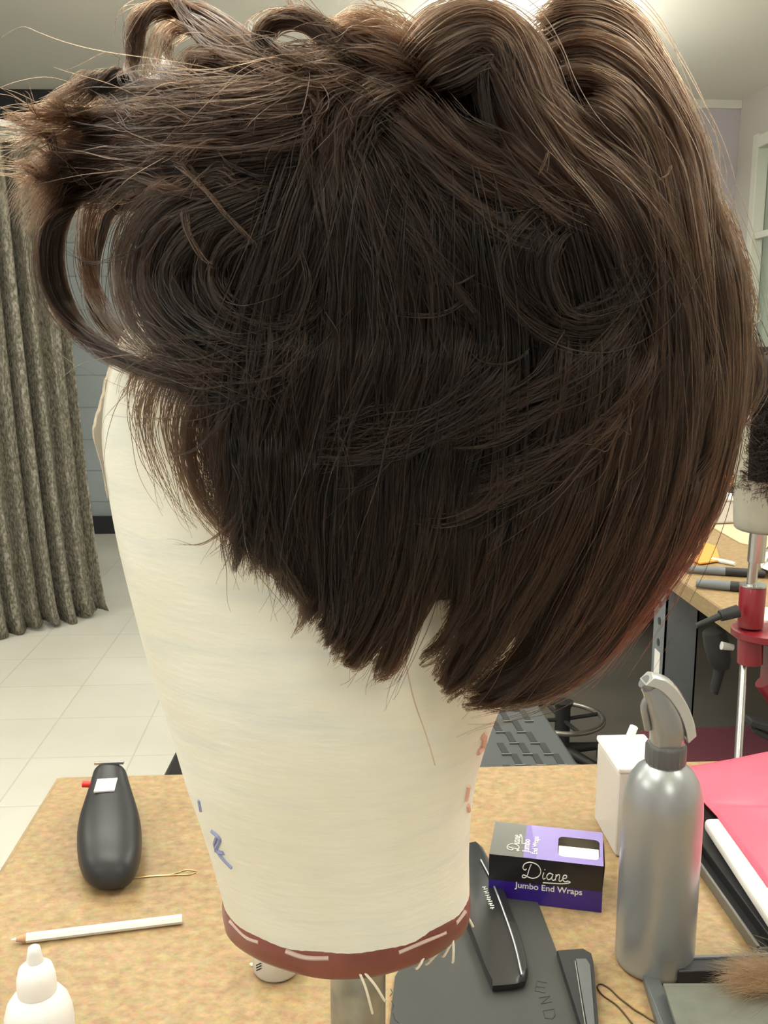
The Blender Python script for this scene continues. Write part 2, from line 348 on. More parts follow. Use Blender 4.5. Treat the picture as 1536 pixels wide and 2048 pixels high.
# ------------------------------------------------------------------ canvas block
Y0 = None
dep = .456; d_ = fw + rt*(690-768)/F - up*(1812-1024)/F; BC = CAM + d_*dep; Y0 = BC[1]
ROWS = [(1784, 444, 941, .0480), (1700, 421, 940, .0515), (1620, 397, 944, .055), (1540, 369, 956, .059), (1430, 336, 990, .064), (1290, 291, 1050, .070),
        (1100, 241, 1120, .076), (960, 214, 1160, .078), (860, 203, 1175, .078), (760, 214, 1180, .077), (690, 240, 1172, .075), (600, 285, 1150, .072),
        (500, 360, 1110, .066), (430, 450, 1050, .057), (385, 550, 970, .042), (365, 680, 860, .02)]
def rows3(R):
    out = []
    for v, a, b, ry in R:
        p = P(a, v, y=Y0); q = P(b, v, y=Y0); out.append(((p[0]+q[0])/2, (q[0]-p[0])/2, ry, (p[2]+q[2])/2))
    return np.array(out)
BR = rows3(ROWS); BR[:, 1] *= .985
def block_body(BR, n=72, m=70):
    zs = np.linspace(0, len(BR)-1, m); C4 = crom(BR, m); rings = []
    a = np.linspace(0, 2*math.pi, n, endpoint=False)
    for cx, rx, ry, z in C4: rings.append(np.stack([cx+rx*np.cos(a), Y0+ry*np.sin(a), np.full(n, z)], 1))
    return loft(rings)
bt = thing('canvas_wig_block', 'cream painted canvas wig block tapering to a red brown taped base', 'wig block', (BC[0], Y0, BR[0, 3]-.01))
mesh('canvas_body', *block_body(BR), M['canvas'], bt, smooth=True, auto=70)
cx, rx, ry, zb = BR[0]
rings = []
a = np.linspace(0, 2*math.pi, 96, endpoint=False)
for s, dz in ((.97, .004), (1.0, .003), (1.012, .0), (1.015, -.005), (1.0, -.0095), (.975, -.0115), (.55, -.0115)):
    wob = 1+.004*np.sin(7*a+dz*300)+.003*np.sin(13*a); rings.append(np.stack([cx+rx*s*wob*np.cos(a), Y0+ry*s*wob*np.sin(a), zb+dz+.0008*np.sin(5*a)], 1))
mesh('base_rim', *loft(rings), M['rim'], bt, smooth=True, auto=60)
# ragged tape and glue patches round the rim, loose threads
def on_block(u, v, off=.0004):
    dd = fw + rt*(u-768)/F - up*(v-1024)/F; best = None
    for t in np.linspace(.25, .6, 1400):
        p = CAM+dd*t; c = [np.interp(p[2], BR[:, 3], BR[:, k]) for k in range(3)]
        f2 = ((p[0]-c[0])/c[1])**2+((p[1]-Y0)/c[2])**2
        if f2 <= 1: return p - np.array(dd)/np.linalg.norm(dd)*off
        if best is None or f2 < best[0]: best = (f2, p)
    return best[1]
th = []
def stroke(pts2, r, off=.0006, m=14): return tube(crom([on_block(u, v, off) for u, v in pts2], m), r, 6)
for pts_, r_ in (([(-2.05, 0), (-1.9, -.0012), (-1.72, -.0005)], .0011), ([(-1.2, -.001), (-.95, .0003), (-.75, -.0006)], .0009), ([(-.6, 0), (-.42, .0006)], .0009), ([(-2.7, .0004), (-2.45, -.0008), (-2.3, 0)], .0009)):
    mesh('glue_smear', *tube(crom([np.array([BR[0, 0]+BR[0, 1]*1.012*math.cos(q), Y0+BR[0, 2]*1.012*math.sin(q), BR[0, 3]+dz]) for q, dz in pts_], 14), r_, 6), M['glue'], bt, smooth=True)
mesh('blue_scribble', *join([stroke([(424, 1662), (440, 1678), (432, 1700), (448, 1706)], .0010, .0003), stroke([(434, 1672), (430, 1690), (442, 1712), (464, 1736)], .0009, .0003), stroke([(398, 1600), (402, 1622)], .0008, .0003)]), M['blueink'], bt)
mesh('pink_mark', *join([stroke([(962, 1478), (968, 1470), (965, 1492), (955, 1505)], .0016, .0003), stroke([(937, 1572), (934, 1590), (931, 1602)], .0011, .0003), stroke([(936, 1610), (938, 1622)], .0010, .0003)]), M['pinkmark'], bt)
mesh('pencil_seam', *stroke([(812, 1330), (828, 1400), (852, 1470), (870, 1530)], .0003, .0001, 24), mat('seam', (.62, .50, .36), .8), bt)
def edge_pt(ang, dr=0, dz=0): return np.array([cx+(rx+dr)*math.cos(ang), Y0+(ry+dr)*math.sin(ang), zb-.008+dz])
fr = []
for a0, dx, dz in ((-1.50, .006, -.022), (-1.47, .010, -.016), (-.62, -.010, -.010), (-.58, -.013, -.014), (-.55, -.006, -.011), (-.60, .000, -.013), (-.2, .003, -.006), (-.95, -.004, -.006)):
    p = edge_pt(a0, -.001); fr.append(tube(crom([p, p+(dx*.5, -.003, dz*.3), p+(dx*.9, -.002, dz*.8), p+(dx, .001, dz)], 10), [.0006]*9+[.0002], 6))
mesh('loose_thread', *join(fr), M['thread'], bt, smooth=True)
# holder under the block, clamped down on the table
hx, hy = BC[0]+.006, Y0
ht = thing('block_holder', 'galvanised metal tube stand under the canvas wig block', 'wig block holder', (hx, hy, TZ))
mesh('post', *lathe((hx, hy, TZ), [(.0135, .0), (.0135, zb-.012-TZ)], 40), M['galv'], ht, smooth=True)
mesh('collar', *lathe((hx, hy, TZ), [(.013, .02), (.018, .024), (.019, .06), (.0165, .085), (.0140, .10)], 40), M['galv'], ht, smooth=True)
mesh('flange', *lathe((hx, hy, TZ), [(.055, 0), (.055, .006), (.03, .012), (.02, .022)], 48), M['galv'], ht, smooth=True)
mesh('wing_screw', *join([box_vf((hx-.002, hy-.021, TZ+.045), (.034, .004, .014)), tube([(hx, hy-.012, TZ+.045), (hx, hy-.022, TZ+.045)], .004)]), M['galv'], ht, bevel=.0015)

# ------------------------------------------------------------------ the wig
HROWS = [(-40, 760, 960, .03), (10, 560, 1180, .06), (70, 400, 1290, .085), (160, 300, 1350, .100), (300, 230, 1410, .110), (500, 205, 1462, .115), (700, 198, 1480, .115),
         (860, 172, 1456, .113), (1000, 182, 1415, .107), (1120, 208, 1362, .099), (1230, 245, 1290, .092), (1330, 285, 1215, .086), (1450, 320, 1130, .082), (1600, 380, 1000, .074)]
HR = rows3(HROWS)[::-1]
zsrt = np.argsort(HR[:, 3]); HR = HR[zsrt]
def hull(uvs):
    """points (u, v, layer) -> 3D points on the wig's volume"""
    out = []
    for u, v, s in uvs:
        dd = fw + rt*(u-768)/F - up*(v-1024)/F; t = np.linspace(.2, .62, 500); p = CAM+np.outer(t, dd)
        c = np.interp(p[:, 2], HR[:, 3], HR[:, 0]); r1 = np.interp(p[:, 2], HR[:, 3], HR[:, 1]); r2 = np.interp(p[:, 2], HR[:, 3], HR[:, 2])
        f2 = ((p[:, 0]-c)/(r1*s))**2+((p[:, 1]-Y0)/(r2*s))**2
        k = np.argmax(f2 <= 1) if (f2 <= 1).any() else np.argmin(f2)
        out.append(p[k])
    return np.array(out)
HC = np.array([HR[:, 0].mean(), Y0, 1.25-.02])
STR = []   # list of (pos (n,m,3), tone (n,), rad)
MP = 20
def lock(uvs, w0, w1, n, tone=.25, thick=.012, frizz=1., conv=.55, rad=.00013, cut=.25, wm=None, clump=14):  # tone runs lighter on upper locks, painting overhead light into the hair colour
    if len(uvs[0]) == 2: uvs = [(u, v, 1.0) for u, v in uvs]
    if n >= 200 and uvs[0][2] > .9: uvs = [(uvs[0][0], uvs[0][1], uvs[0][2]*.88)]+list(uvs[1:])
    g = crom(hull(uvs), MP); n = int(n*DENS)
    if n < 2: return
    tg = np.gradient(g, axis=0); tg /= np.linalg.norm(tg, axis=1)[:, None]+1e-9
    view = g-HC; view[:, 2] *= .5; nr = view/np.linalg.norm(view, axis=1)[:, None]
    nr = nr-tg*(nr*tg).sum(1)[:, None]; nr /= np.linalg.norm(nr, axis=1)[:, None]+1e-9
    # keep the frame continuous along the lock
    sd = np.cross(tg, nr)
    for i in range(1, MP):
        if np.dot(sd[i], sd[i-1]) < 0: sd[i] *= -1; nr[i] *= -1
    for _ in range(2):
        sd[1:-1] = (sd[:-2]+2*sd[1:-1]+sd[2:]); sd /= np.linalg.norm(sd, axis=1)[:, None]+1e-9
        nr[1:-1] = (nr[:-2]+2*nr[1:-1]+nr[2:]); nr /= np.linalg.norm(nr, axis=1)[:, None]+1e-9
    if n < 80: clump = 1
    px = .36/F; wm = wm if wm is not None else max(w0, w1)
    nc = max(2, n//clump); ci = rng.integers(0, nc, n)
    ca = rng.uniform(-1, 1, nc); cb = -rng.uniform(0, 1, nc)**1.0
    te = 1-cut*rng.random(nc)[ci]*rng.uniform(.4, 1, n); t0 = rng.uniform(0, .10, n)
    tt = np.linspace(0, 1, MP)[None, :]*(te-t0)[:, None]+t0[:, None]
    fi = tt*(MP-1); i0 = np.clip(fi.astype(int), 0, MP-2); f = (fi-i0)[..., None]
    G = g[i0]*(1-f)+g[i0+1]*f; Sd = sd[i0]*(1-f)+sd[i0+1]*f; Nr = nr[i0]*(1-f)+nr[i0+1]*f
    Wt = np.interp(tt, [0, .45, 1], [w0, wm, w1])*px*.5
    sa = rng.normal(0, .16, n); sb = rng.normal(0, .2, n)
    cc = 1-conv*tt
    A = ca[ci][:, None]*Wt + sa[:, None]*Wt*cc*1.2
    B = (cb[ci][:, None]+sb[:, None]*cc)*thick
    ph = rng.uniform(0, 6.28, (nc, 4)); fq = rng.uniform(3, 8, (nc, 2)); am = min(.0016, .022*np.linalg.norm(np.diff(g, axis=0), axis=1).sum())*frizz*(1 if n >= 80 else .45)
    A = A+am*np.sin(fq[ci, 0][:, None]*tt+ph[ci, 0][:, None])*(.3+tt)+am*.35*np.sin(17*tt+rng.uniform(0, 6.28, n)[:, None])
    B = B+am*np.sin(fq[ci, 1][:, None]*tt+ph[ci, 1][:, None])*(.3+tt)+am*.35*np.sin(15*tt+rng.uniform(0, 6.28, n)[:, None])
    fly = (rng.random(n) < .025)[:, None]
    A = A+fly*rng.normal(0, .006, n)[:, None]*tt**1.5*frizz; B = B+fly*np.abs(rng.normal(0, .008, n))[:, None]*tt**1.5*frizz
    pos = G+Sd*A[..., None]+Nr*B[..., None]
    tn = np.clip(tone+rng.normal(0, .08, nc)[ci]+rng.normal(0, .06, n), 0, 1)
    STR.append((pos, tn, rad))
DENS = 1.0
exec_locks = None
def L(s, *pts): return [(u, v, s if len(r) == 0 else r[0]) for (u, v, *r) in pts]

def fill_layers():
    bx = [430, 500, 600, 680, 760, 850, 900, 1000, 1100, 1200, 1300, 1370, 1430, 1470]
    by = [1030, 1090, 1190, 1250, 1250, 1120, 1170, 1250, 1300, 1280, 1190, 1090, 980, 860]
    for s, n, sh in ((.80, 520, 0), (.90, 620, 25), (.98, 420, 12)):
        for x in range(440+sh, 1480, 52):
            q = (x-440)/1040; rx_ = 640+q*560; ry_ = 190+60*q
            e = np.interp(x, bx, by); sh2 = -20-70*q
            mid = 560+q*900
            j = lambda: random.uniform(-14, 14)
            lock([(rx_+j(), ry_, s), (x*.55+rx_*.45+30*q+j(), 430, s), (x+40*q+j(), 700, s), (x+25*q+j(), (700+e)/2+20, s), (x+sh2*.4+j(), e-60, s), (x+sh2+j(), e+j(), s)], 90, 70, n, .10, .016, conv=.3, wm=100, cut=.22)
    # crown and forehead filling
    for s in (.80, .92):
        for k in range(9):
            y = 210+k*62
            lock([(720, 200+k*12, s), (580, 215+k*38, s), (470, 235+k*50, s), (390, 300+k*46, s), (370, 380+k*42, s)], 90, 60, 380, .12, .016, wm=90)
        for k in range(10):
            x = 520+k*90
            lock([(860+k*12, 210, s), (x*.6+340, 160-10*math.sin(k/9*3.1), s), (x, 150+abs(k-4.5)**2*4, s), (x+40, 290+abs(k-4.5)*10, s)], 90, 90, 380, .2, .012, wm=80)
    for k in range(6):
        lock([(560, 330+k*40, .9), (450, 380+k*40, .92), (400, 470+k*36, .92), (430, 590+k*24, .93), (540, 680+k*22, .93), (620, 760+k*20, .92)], 80, 80, 420, .08, .014)

def styled_locks():
    Lk = lock
    # back wave falling on the right
    Lk([(1060, 60), (1120, 12), (1200, 8), (1270, 50), (1320, 130), (1360, 210), (1400, 300), (1420, 400), (1462, 520), (1486, 640), (1482, 780)], 40, 60, 900, .50, .012, wm=55)
    Lk([(1070, 110), (1140, 62), (1220, 75), (1290, 130), (1350, 230), (1385, 330), (1400, 450), (1425, 600), (1440, 760), (1425, 900)], 60, 70, 1100, .62, .012, wm=75)
    Lk([(1090, 150), (1160, 115), (1240, 150), (1310, 230), (1350, 330), (1370, 450), (1385, 600), (1390, 800), (1370, 950)], 60, 70, 1000, .50, .012, wm=70)
    Lk([(1130, 230), (1200, 200), (1270, 260), (1310, 350), (1330, 450), (1340, 600), (1335, 760), (1325, 900), (1290, 1060), (1240, 1180)], 60, 70, 1200, .45, .012, wm=75)
    Lk([(1420, 400), (1460, 500), (1485, 620), (1486, 740), (1470, 860), (1440, 980), (1390, 1090), (1320, 1190), (1240, 1300)], 30, 60, 900, .22, .012, wm=50)
    Lk([(1380, 380), (1430, 520), (1450, 680), (1440, 840), (1400, 1000), (1340, 1130), (1260, 1250), (1170, 1350)], 40, 60, 1100, .28, .012, wm=70)
    Lk([(1330, 420), (1370, 600), (1380, 780), (1350, 960), (1290, 1110), (1200, 1260), (1110, 1350), (1000, 1405)], 50, 16, 1100, .25, .010, wm=70)
    Lk([(1400, 850), (1390, 960), (1340, 1100), (1270, 1230), (1190, 1330), (1100, 1385), (1020, 1405), (930, 1417)], 40, 6, 900, .24, .008, wm=56, conv=.85, cut=.14)
    Lk([(1300, 850), (1270, 1000), (1200, 1150), (1110, 1290), (1040, 1365), (960, 1408)], 70, 8, 900, .22, .010, wm=70, conv=.85, cut=.16)
    Lk([(1200, 850), (1160, 1000), (1090, 1150), (1010, 1270), (940, 1350), (888, 1396)], 70, 6, 1000, .24, .010, wm=70, conv=.85, cut=.14)
    Lk([(1120, 900), (1080, 1040), (1030, 1160), (970, 1260), (925, 1330), (886, 1384)], 60, 8, 600, .22, .010, wm=44, conv=.85, cut=.16)
    Lk([(980, 950), (960, 1090), (930, 1200), (890, 1290), (842, 1334)], 60, 6, 200, .26, .006, wm=20, conv=.85, cut=.2)
    Lk([(1030, 980), (1000, 1090), (965, 1180), (935, 1230), (905, 1270)], 50, 30, 300, .2, .010, wm=50)
    Lk([(900, 850), (890, 1000), (860, 1130), (820, 1240), (778, 1340), (752, 1368)], 60, 8, 700, .24, .010, wm=60, conv=.75)
    Lk([(840, 860), (830, 1000), (805, 1120), (770, 1230), (710, 1320), (690, 1338)], 60, 18, 800, .22, .010, wm=60, conv=.7)
    Lk([(760, 860), (760, 1000), (745, 1120), (720, 1220), (680, 1290), (655, 1306)], 70, 20, 900, .2, .010, wm=70, conv=.7)
    Lk([(690, 860), (690, 980), (685, 1100), (670, 1200), (660, 1260), (640, 1290)], 70, 30, 800, .16, .010, wm=70, conv=.6)
    Lk([(600, 820), (600, 930), (600, 1040), (610, 1130), (620, 1210), (600, 1262)], 70, 16, 700, .18, .010, wm=70, conv=.6)
    Lk([(530, 800), (520, 900), (525, 1000), (545, 1080), (580, 1160), (615, 1220)], 70, 40, 800, .14, .010, wm=70)
    Lk([(480, 800), (470, 880), (470, 970), (485, 1050), (525, 1110), (560, 1150)], 50, 40, 320, .12, .010, wm=60)
    # big centre wave
    Lk([(790, 170), (820, 90), (880, 35), (960, 18), (1030, 50), (1075, 110), (1110, 200), (1160, 290), (1230, 360), (1290, 440), (1310, 540)], 40, 70, 1300, .60, .012, wm=60)
    Lk([(800, 190), (850, 110), (920, 65), (990, 70), (1045, 130), (1085, 220), (1140, 310), (1200, 380), (1250, 460), (1270, 560)], 50, 70, 1200, .55, .012, wm=60)
    Lk([(820, 200), (870, 130), (940, 100), (1000, 130), (1040, 210), (1090, 300), (1150, 370), (1205, 440), (1230, 520)], 50, 50, 900, .38, .012, wm=60)
    Lk([(1000, 150), (1080, 190), (1150, 260), (1230, 320), (1290, 390), (1340, 480), (1370, 600)], 60, 60, 1000, .62, .012, wm=80)
    Lk([(980, 230), (1040, 290), (1110, 345), (1180, 390), (1230, 430)], 50, 30, 700, .5, .010, wm=60)
    # dark hollow inside the wave, then strands sweeping down and right
    Lk([(740, 170), (800, 210), (880, 280), (960, 330), (1040, 380), (1110, 430), (1190, 465)], 70, 14, 1000, .38, .010, wm=70, conv=.8)
    Lk([(720, 190), (790, 260), (860, 330), (930, 400), (1000, 450), (1080, 480)], 70, 20, 900, .28, .010, wm=70, conv=.7)
    Lk([(850, 180), (890, 240), (950, 290), (1030, 330), (1080, 400), (1130, 440)], 50, 24, 700, .36, .010, wm=60, conv=.7)
    Lk([(700, 200), (760, 300), (820, 400), (880, 500), (940, 590), (990, 660)], 80, 50, 1000, .22, .010, wm=90)
    Lk([(700, 220), (740, 330), (780, 450), (820, 560), (840, 660), (850, 740)], 80, 60, 1100, .26, .010, wm=90)
    Lk([(690, 240), (720, 350), (750, 480), (770, 600), (780, 700), (770, 790)], 70, 60, 1000, .2, .010, wm=80)
    Lk([(650, 260), (670, 380), (690, 500), (700, 620), (690, 720), (670, 800)], 70, 60, 900, .14, .010, wm=80)
    # right ear curl
    for k in range(3):
        r = 1-.13*k
        Lk([(1200-20*k, 400+30*k), (1150-130*r+60, 430+20*k), (1010+40*k, 540), (1080+20*k, 640-10*k), (1170, 665-18*k), (1260-10*k, 610-10*k), (1310-16*k, 500)], 30, 40, 500, .2, .010, wm=44, frizz=1.)
    Lk([(1290, 520), (1260, 640), (1180, 740), (1080, 800), (960, 850), (850, 880)], 60, 30, 700, .22, .010, wm=60, conv=.6, frizz=1.5)
    Lk([(1330, 600), (1290, 730), (1220, 830), (1120, 900), (1010, 960), (900, 1010)], 60, 40, 800, .24, .010, wm=70, conv=.6, frizz=1.5)
    Lk([(1050, 640), (1000, 740), (920, 820), (820, 880), (720, 920), (640, 930)], 60, 30, 700, .2, .010, wm=60, frizz=1.8)
    Lk([(900, 620), (880, 720), (810, 810), (720, 860), (620, 880)], 60, 30, 600, .16, .010, wm=60, frizz=1.8)
    Lk([(1250, 740), (1270, 800), (1250, 880), (1190, 930)], 40, 12, 160, .8, .006, wm=40, frizz=2, conv=.8)
    Lk([(1240, 760), (1230, 830), (1170, 890), (1100, 920)], 40, 20, 200, .5, .006, wm=40, frizz=2)
    # back falls
    for k in range(6):
        x = 1050+k*55
        Lk([(x+70, 560+20*k), (x+85, 720), (x+60, 880), (x+10, 1040), (x-60, 1180), (x-130, 1290)], 50, 24, 560, .24+.02*(k % 3), .010, wm=56, conv=.6)
    for k in range(8):
        x = 480+k*62
        Lk([(x+60, 560+10*(k % 3)), (x+50, 700), (x+20, 830), (x-5, 960), (x-15, 1080), (x-25+random.uniform(-14, 14), 1160+k*12)], 50, 24, 480, .14+.05*(k % 2), .010, wm=60, conv=.6, frizz=1.4)
    # bangs sweeping forward (left) in round curls
    W_ = 1.0
    Lk([(620, 300), (500, 300), (380, 310), (270, 325), (170, 350), (110, 405), (84, 480), (86, 560), (120, 635), (190, 700), (290, 745), (400, 780)], 70, 20, 420, .22, .0035, wm=22, conv=.2, frizz=.7, cut=.15)
    Lk([(620, 310), (500, 310), (380, 318), (270, 335), (180, 362), (128, 410), (104, 480), (108, 560), (140, 635), (210, 700), (300, 740), (400, 775)], 70, 20, 260, .2, .003, wm=20, conv=.2, frizz=.6, cut=.15)
    Lk([(620, 320), (480, 330), (350, 345), (250, 370), (190, 410), (160, 470), (158, 540), (180, 620), (240, 690), (320, 740), (420, 780)], 60, 30, 9, .2, .004, wm=30, conv=.2, frizz=.8, cut=.1)
    Lk([(600, 330), (470, 345), (370, 365), (290, 400), (236, 450), (215, 520), (226, 600), (280, 680), (370, 735), (470, 770)], 60, 30, 40, .2, .006, wm=60, conv=.2, frizz=1.1, cut=.2)
    Lk([(600, 330), (480, 350), (390, 370), (310, 410), (262, 470), (245, 540), (262, 620), (320, 690), (400, 735), (490, 770)], 60, 40, 120, .2, .006, wm=44, conv=.2, frizz=1.2)
    Lk([(600, 340), (490, 370), (390, 400), (325, 440), (290, 510), (290, 590), (330, 660), (400, 720), (480, 760), (560, 780)], 60, 50, 700, .16, .010, wm=50, conv=.2, frizz=1.3)
    Lk([(600, 360), (500, 400), (400, 440), (345, 500), (330, 570), (360, 640), (430, 700), (520, 730), (610, 720)], 60, 50, 900, .14, .012, wm=60, frizz=1.3)
    Lk([(610, 380), (520, 430), (440, 480), (410, 550), (440, 620), (520, 660), (610, 640), (670, 560)], 60, 40, 700, .14, .012, wm=60, frizz=1.3)
    Lk([(180, 380), (160, 440), (155, 520), (180, 600), (230, 670), (300, 720)], 16, 14, 60, .3, .006, wm=12, frizz=1.5)
    Lk([(560, 620), (480, 680), (400, 700), (330, 690), (280, 640)], 40, 30, 300, .24, .008, wm=36, frizz=1.4)
    Lk([(640, 600), (600, 700), (520, 760), (430, 780), (350, 760), (250, 720)], 50, 40, 600, .2, .010, wm=50, frizz=1.5)
    # front top, brushed toward the left, wispy end
    Lk([(700, 190), (600, 190), (480, 200), (360, 218), (250, 245), (150, 280), (70, 320), (15, 380)], 60, 50, 600, .3, .012, wm=60, conv=0, frizz=2.2, cut=.55)
    Lk([(700, 210), (590, 230), (470, 240), (350, 250), (240, 265), (150, 300), (90, 340)], 60, 50, 900, .36, .012, wm=60, conv=.1, frizz=1.8, cut=.4)
    Lk([(700, 230), (590, 260), (470, 275), (350, 285), (240, 300), (140, 320), (50, 370), (0, 440)], 60, 40, 700, .36, .012, wm=50, conv=.1, frizz=1.6, cut=.45)
    Lk([(640, 180), (520, 190), (400, 200), (300, 210), (220, 228), (140, 255), (60, 290)], 60, 40, 700, .3, .012, wm=56, conv=0, frizz=2, cut=.5)
    Lk([(560, 180), (430, 185), (320, 185), (245, 165), (205, 172), (170, 205), (110, 245)], 40, 16, 260, .2, .006, wm=24, conv=.1, frizz=1.2)
    Lk([(300, 200), (260, 160), (225, 142), (195, 160), (175, 190)], 30, 10, 220, .05, .005, wm=20, frizz=1)
    Lk([(620, 280), (520, 290), (400, 290), (280, 300), (180, 330), (110, 350)], 60, 40, 900, .24, .012, wm=60, frizz=1.5)
    # locks spilling from the crown over the roots of the front
    Lk([(900, 150), (800, 150), (720, 175), (665, 230), (640, 310), (630, 400)], 50, 40, 700, .32, .008, wm=90, frizz=1.4)
    Lk([(880, 190), (790, 190), (720, 230), (690, 300), (680, 390), (660, 470)], 50, 40, 600, .25, .008, wm=80, frizz=1.4)
    Lk([(800, 140), (700, 140), (620, 165), (570, 220), (560, 300)], 50, 30, 400, .4, .006, wm=70, frizz=1.8, cut=.5)
    # tangled wispy front
    for k in range(90):
        u = random.uniform(70, 520); v = random.uniform(205, 380); a = math.pi+random.uniform(-.9, .9); q = random.uniform(30, 75); b_ = random.uniform(-.9, .9); w_ = random.uniform(10, 30)
        Lk([(u+q, v, .98), (u, v, 1.03), (u+q*math.cos(a), v+q*math.sin(a)*.6, 1.04), (u+q*(math.cos(a)+math.cos(a+b_)), v+q*.6*(math.sin(a)+math.sin(a+b_)), 1.03)], w_, w_*.7, random.randint(8, 40), random.uniform(.1, .7), .006, wm=w_, frizz=2)
    # loop curl at the upper left
    Lk([(620, 190), (540, 130), (470, 70), (400, 25), (340, 4), (285, 14), (256, 60), (262, 130), (290, 190)], 40, 40, 260, .42, .004, wm=24, conv=.1, frizz=1.)
    Lk([(640, 200), (560, 150), (480, 105), (400, 50), (350, 30), (310, 60), (300, 120), (320, 190)], 40, 60, 90, .46, .006, wm=40, conv=.1)
    Lk([(660, 200), (580, 165), (500, 130), (420, 100), (370, 110), (360, 160), (380, 210)], 40, 60, 240, .40, .008, wm=50, conv=.1)
    Lk([(345, -10), (380, 50), (440, 110), (520, 150), (600, 200)], 10, 30, 300, .34, .008, wm=20)
    Lk([(300, 140), (340, 180), (420, 200), (520, 205)], 60, 50, 500, .4, .010, wm=70)
    # second curl
    Lk([(760, 190), (700, 120), (650, 60), (600, 30), (545, 35), (512, 70), (520, 110), (570, 130), (630, 140)], 40, 30, 300, .3, .004, wm=20, conv=.2)
    Lk([(770, 200), (710, 150), (650, 110), (590, 95), (550, 110), (530, 135)], 40, 30, 200, .34, .006, wm=30)
    Lk([(830, 180), (770, 120), (700, 80), (640, 50), (600, 20), (580, -15)], 30, 14, 240, .4, .010, wm=24)
    Lk([(880, 160), (820, 90), (760, 50), (700, 35), (640, 55)], 40, 30, 600, .75, .012, wm=50, frizz=1.4)
    Lk([(860, 180), (800, 120), (730, 90), (670, 90), (620, 120)], 40, 40, 600, .6, .012, wm=50, frizz=1.4)
    Lk([(740, 150), (680, 150), (600, 150), (530, 160), (470, 170)], 40, 40, 500, .62, .010, wm=44, frizz=1.4)
    Lk([(500, 60), (560, 110), (640, 150), (720, 190), (780, 240)], 16, 50, 300, .42, .010, wm=30)
    Lk([(560, 150), (620, 190), (640, 250), (630, 320)], 50, 30, 260, .6, .006, wm=40, frizz=2)
    # light flyaway wisps crossing the dark side
    Lk([(350, 330, 1.06), (390, 365, 1.06), (440, 420, 1.06), (515, 498, 1.06)], 12, 3, 11, .95, .003, wm=8)
    Lk([(360, 420, 1.05), (370, 470, 1.05), (400, 520, 1.05), (430, 530, 1.05)], 10, 12, 7, .7, .003, wm=8)
    Lk([(1098, 300, 1.05), (1090, 325, 1.05), (1076, 352, 1.05)], 3, 2, 6, 1.0, .001, wm=3, rad=.00016)
    Lk([(1345, 330, 1.03), (1335, 350, 1.03), (1315, 362, 1.03)], 4, 2, 6, 1.0, .001, wm=3, rad=.00016)
    for k in range(24):
        u = random.uniform(330, 1380); v = random.uniform(250, 1080); q = random.uniform(40, 110)
        a = math.pi/2+random.uniform(-.7, .7)+(.5 if u > 900 else 0); w_ = random.uniform(8, 40)
        Lk([(u, v, 1.03), (u+q*math.cos(a), v+q*math.sin(a), 1.04), (u+2*q*math.cos(a+.3), v+2*q*math.sin(a+.3), 1.03), (u+2.6*q*math.cos(a+.6), v+2.7*q*math.sin(a+.6), 1.01)], w_, w_*.6, random.randint(2, 6), random.uniform(.1, .4), .004, wm=w_, frizz=1)
    # sheer temple strands over the cream block
    for k in range(9):
        x = 248+k*22
        Lk([(x+90, 680+k*6, .98), (x+30, 735+k*8, .97), (x+4, 820+k*10, .96), (x+20+k*4, 910+k*12, .95), (x+60+k*3, 990+k*10, .95), (x+100+k*3, 1040+k*8, .95)], 34, 26, 9+3*k, .25, .006, wm=44, frizz=2.6, conv=0, cut=.6, clump=3)
    Lk([(520, 700), (430, 740), (370, 820), (362, 920), (392, 1010), (450, 1075), (530, 1100)], 50, 20, 70, .3, .006, wm=34, frizz=1.2, clump=8)
    Lk([(540, 720), (460, 780), (420, 860), (420, 950), (450, 1030), (500, 1090)], 50, 20, 130, .24, .008, wm=44, frizz=1.2)
    Lk([(440, 690), (360, 705), (300, 715), (255, 745), (235, 800)], 30, 20, 60, .4, .006, wm=24, frizz=1.2)
    Lk([(420, 720), (350, 730), (290, 760), (262, 830), (280, 900)], 50, 40, 34, .35, .006, wm=50, frizz=1.5, clump=3)
    Lk([(500, 1090, .92), (540, 1140, .92), (600, 1190, .92), (600, 1250, .92), (580, 1278, .92)], 20, 8, 40, .3, .005, wm=14, frizz=1)
    # silhouette flyaways at the right
    Lk([(1420, 380), (1470, 450), (1500, 540), (1510, 620), (1500, 660)], 20, 20, 60, .6, .006, wm=20, frizz=2.5, cut=.5)
    Lk([(1450, 480), (1490, 560), (1505, 620), (1512, 660)], 14, 14, 50, .5, .006, wm=12, frizz=2.5, cut=.5)

fill_layers(); styled_locks()
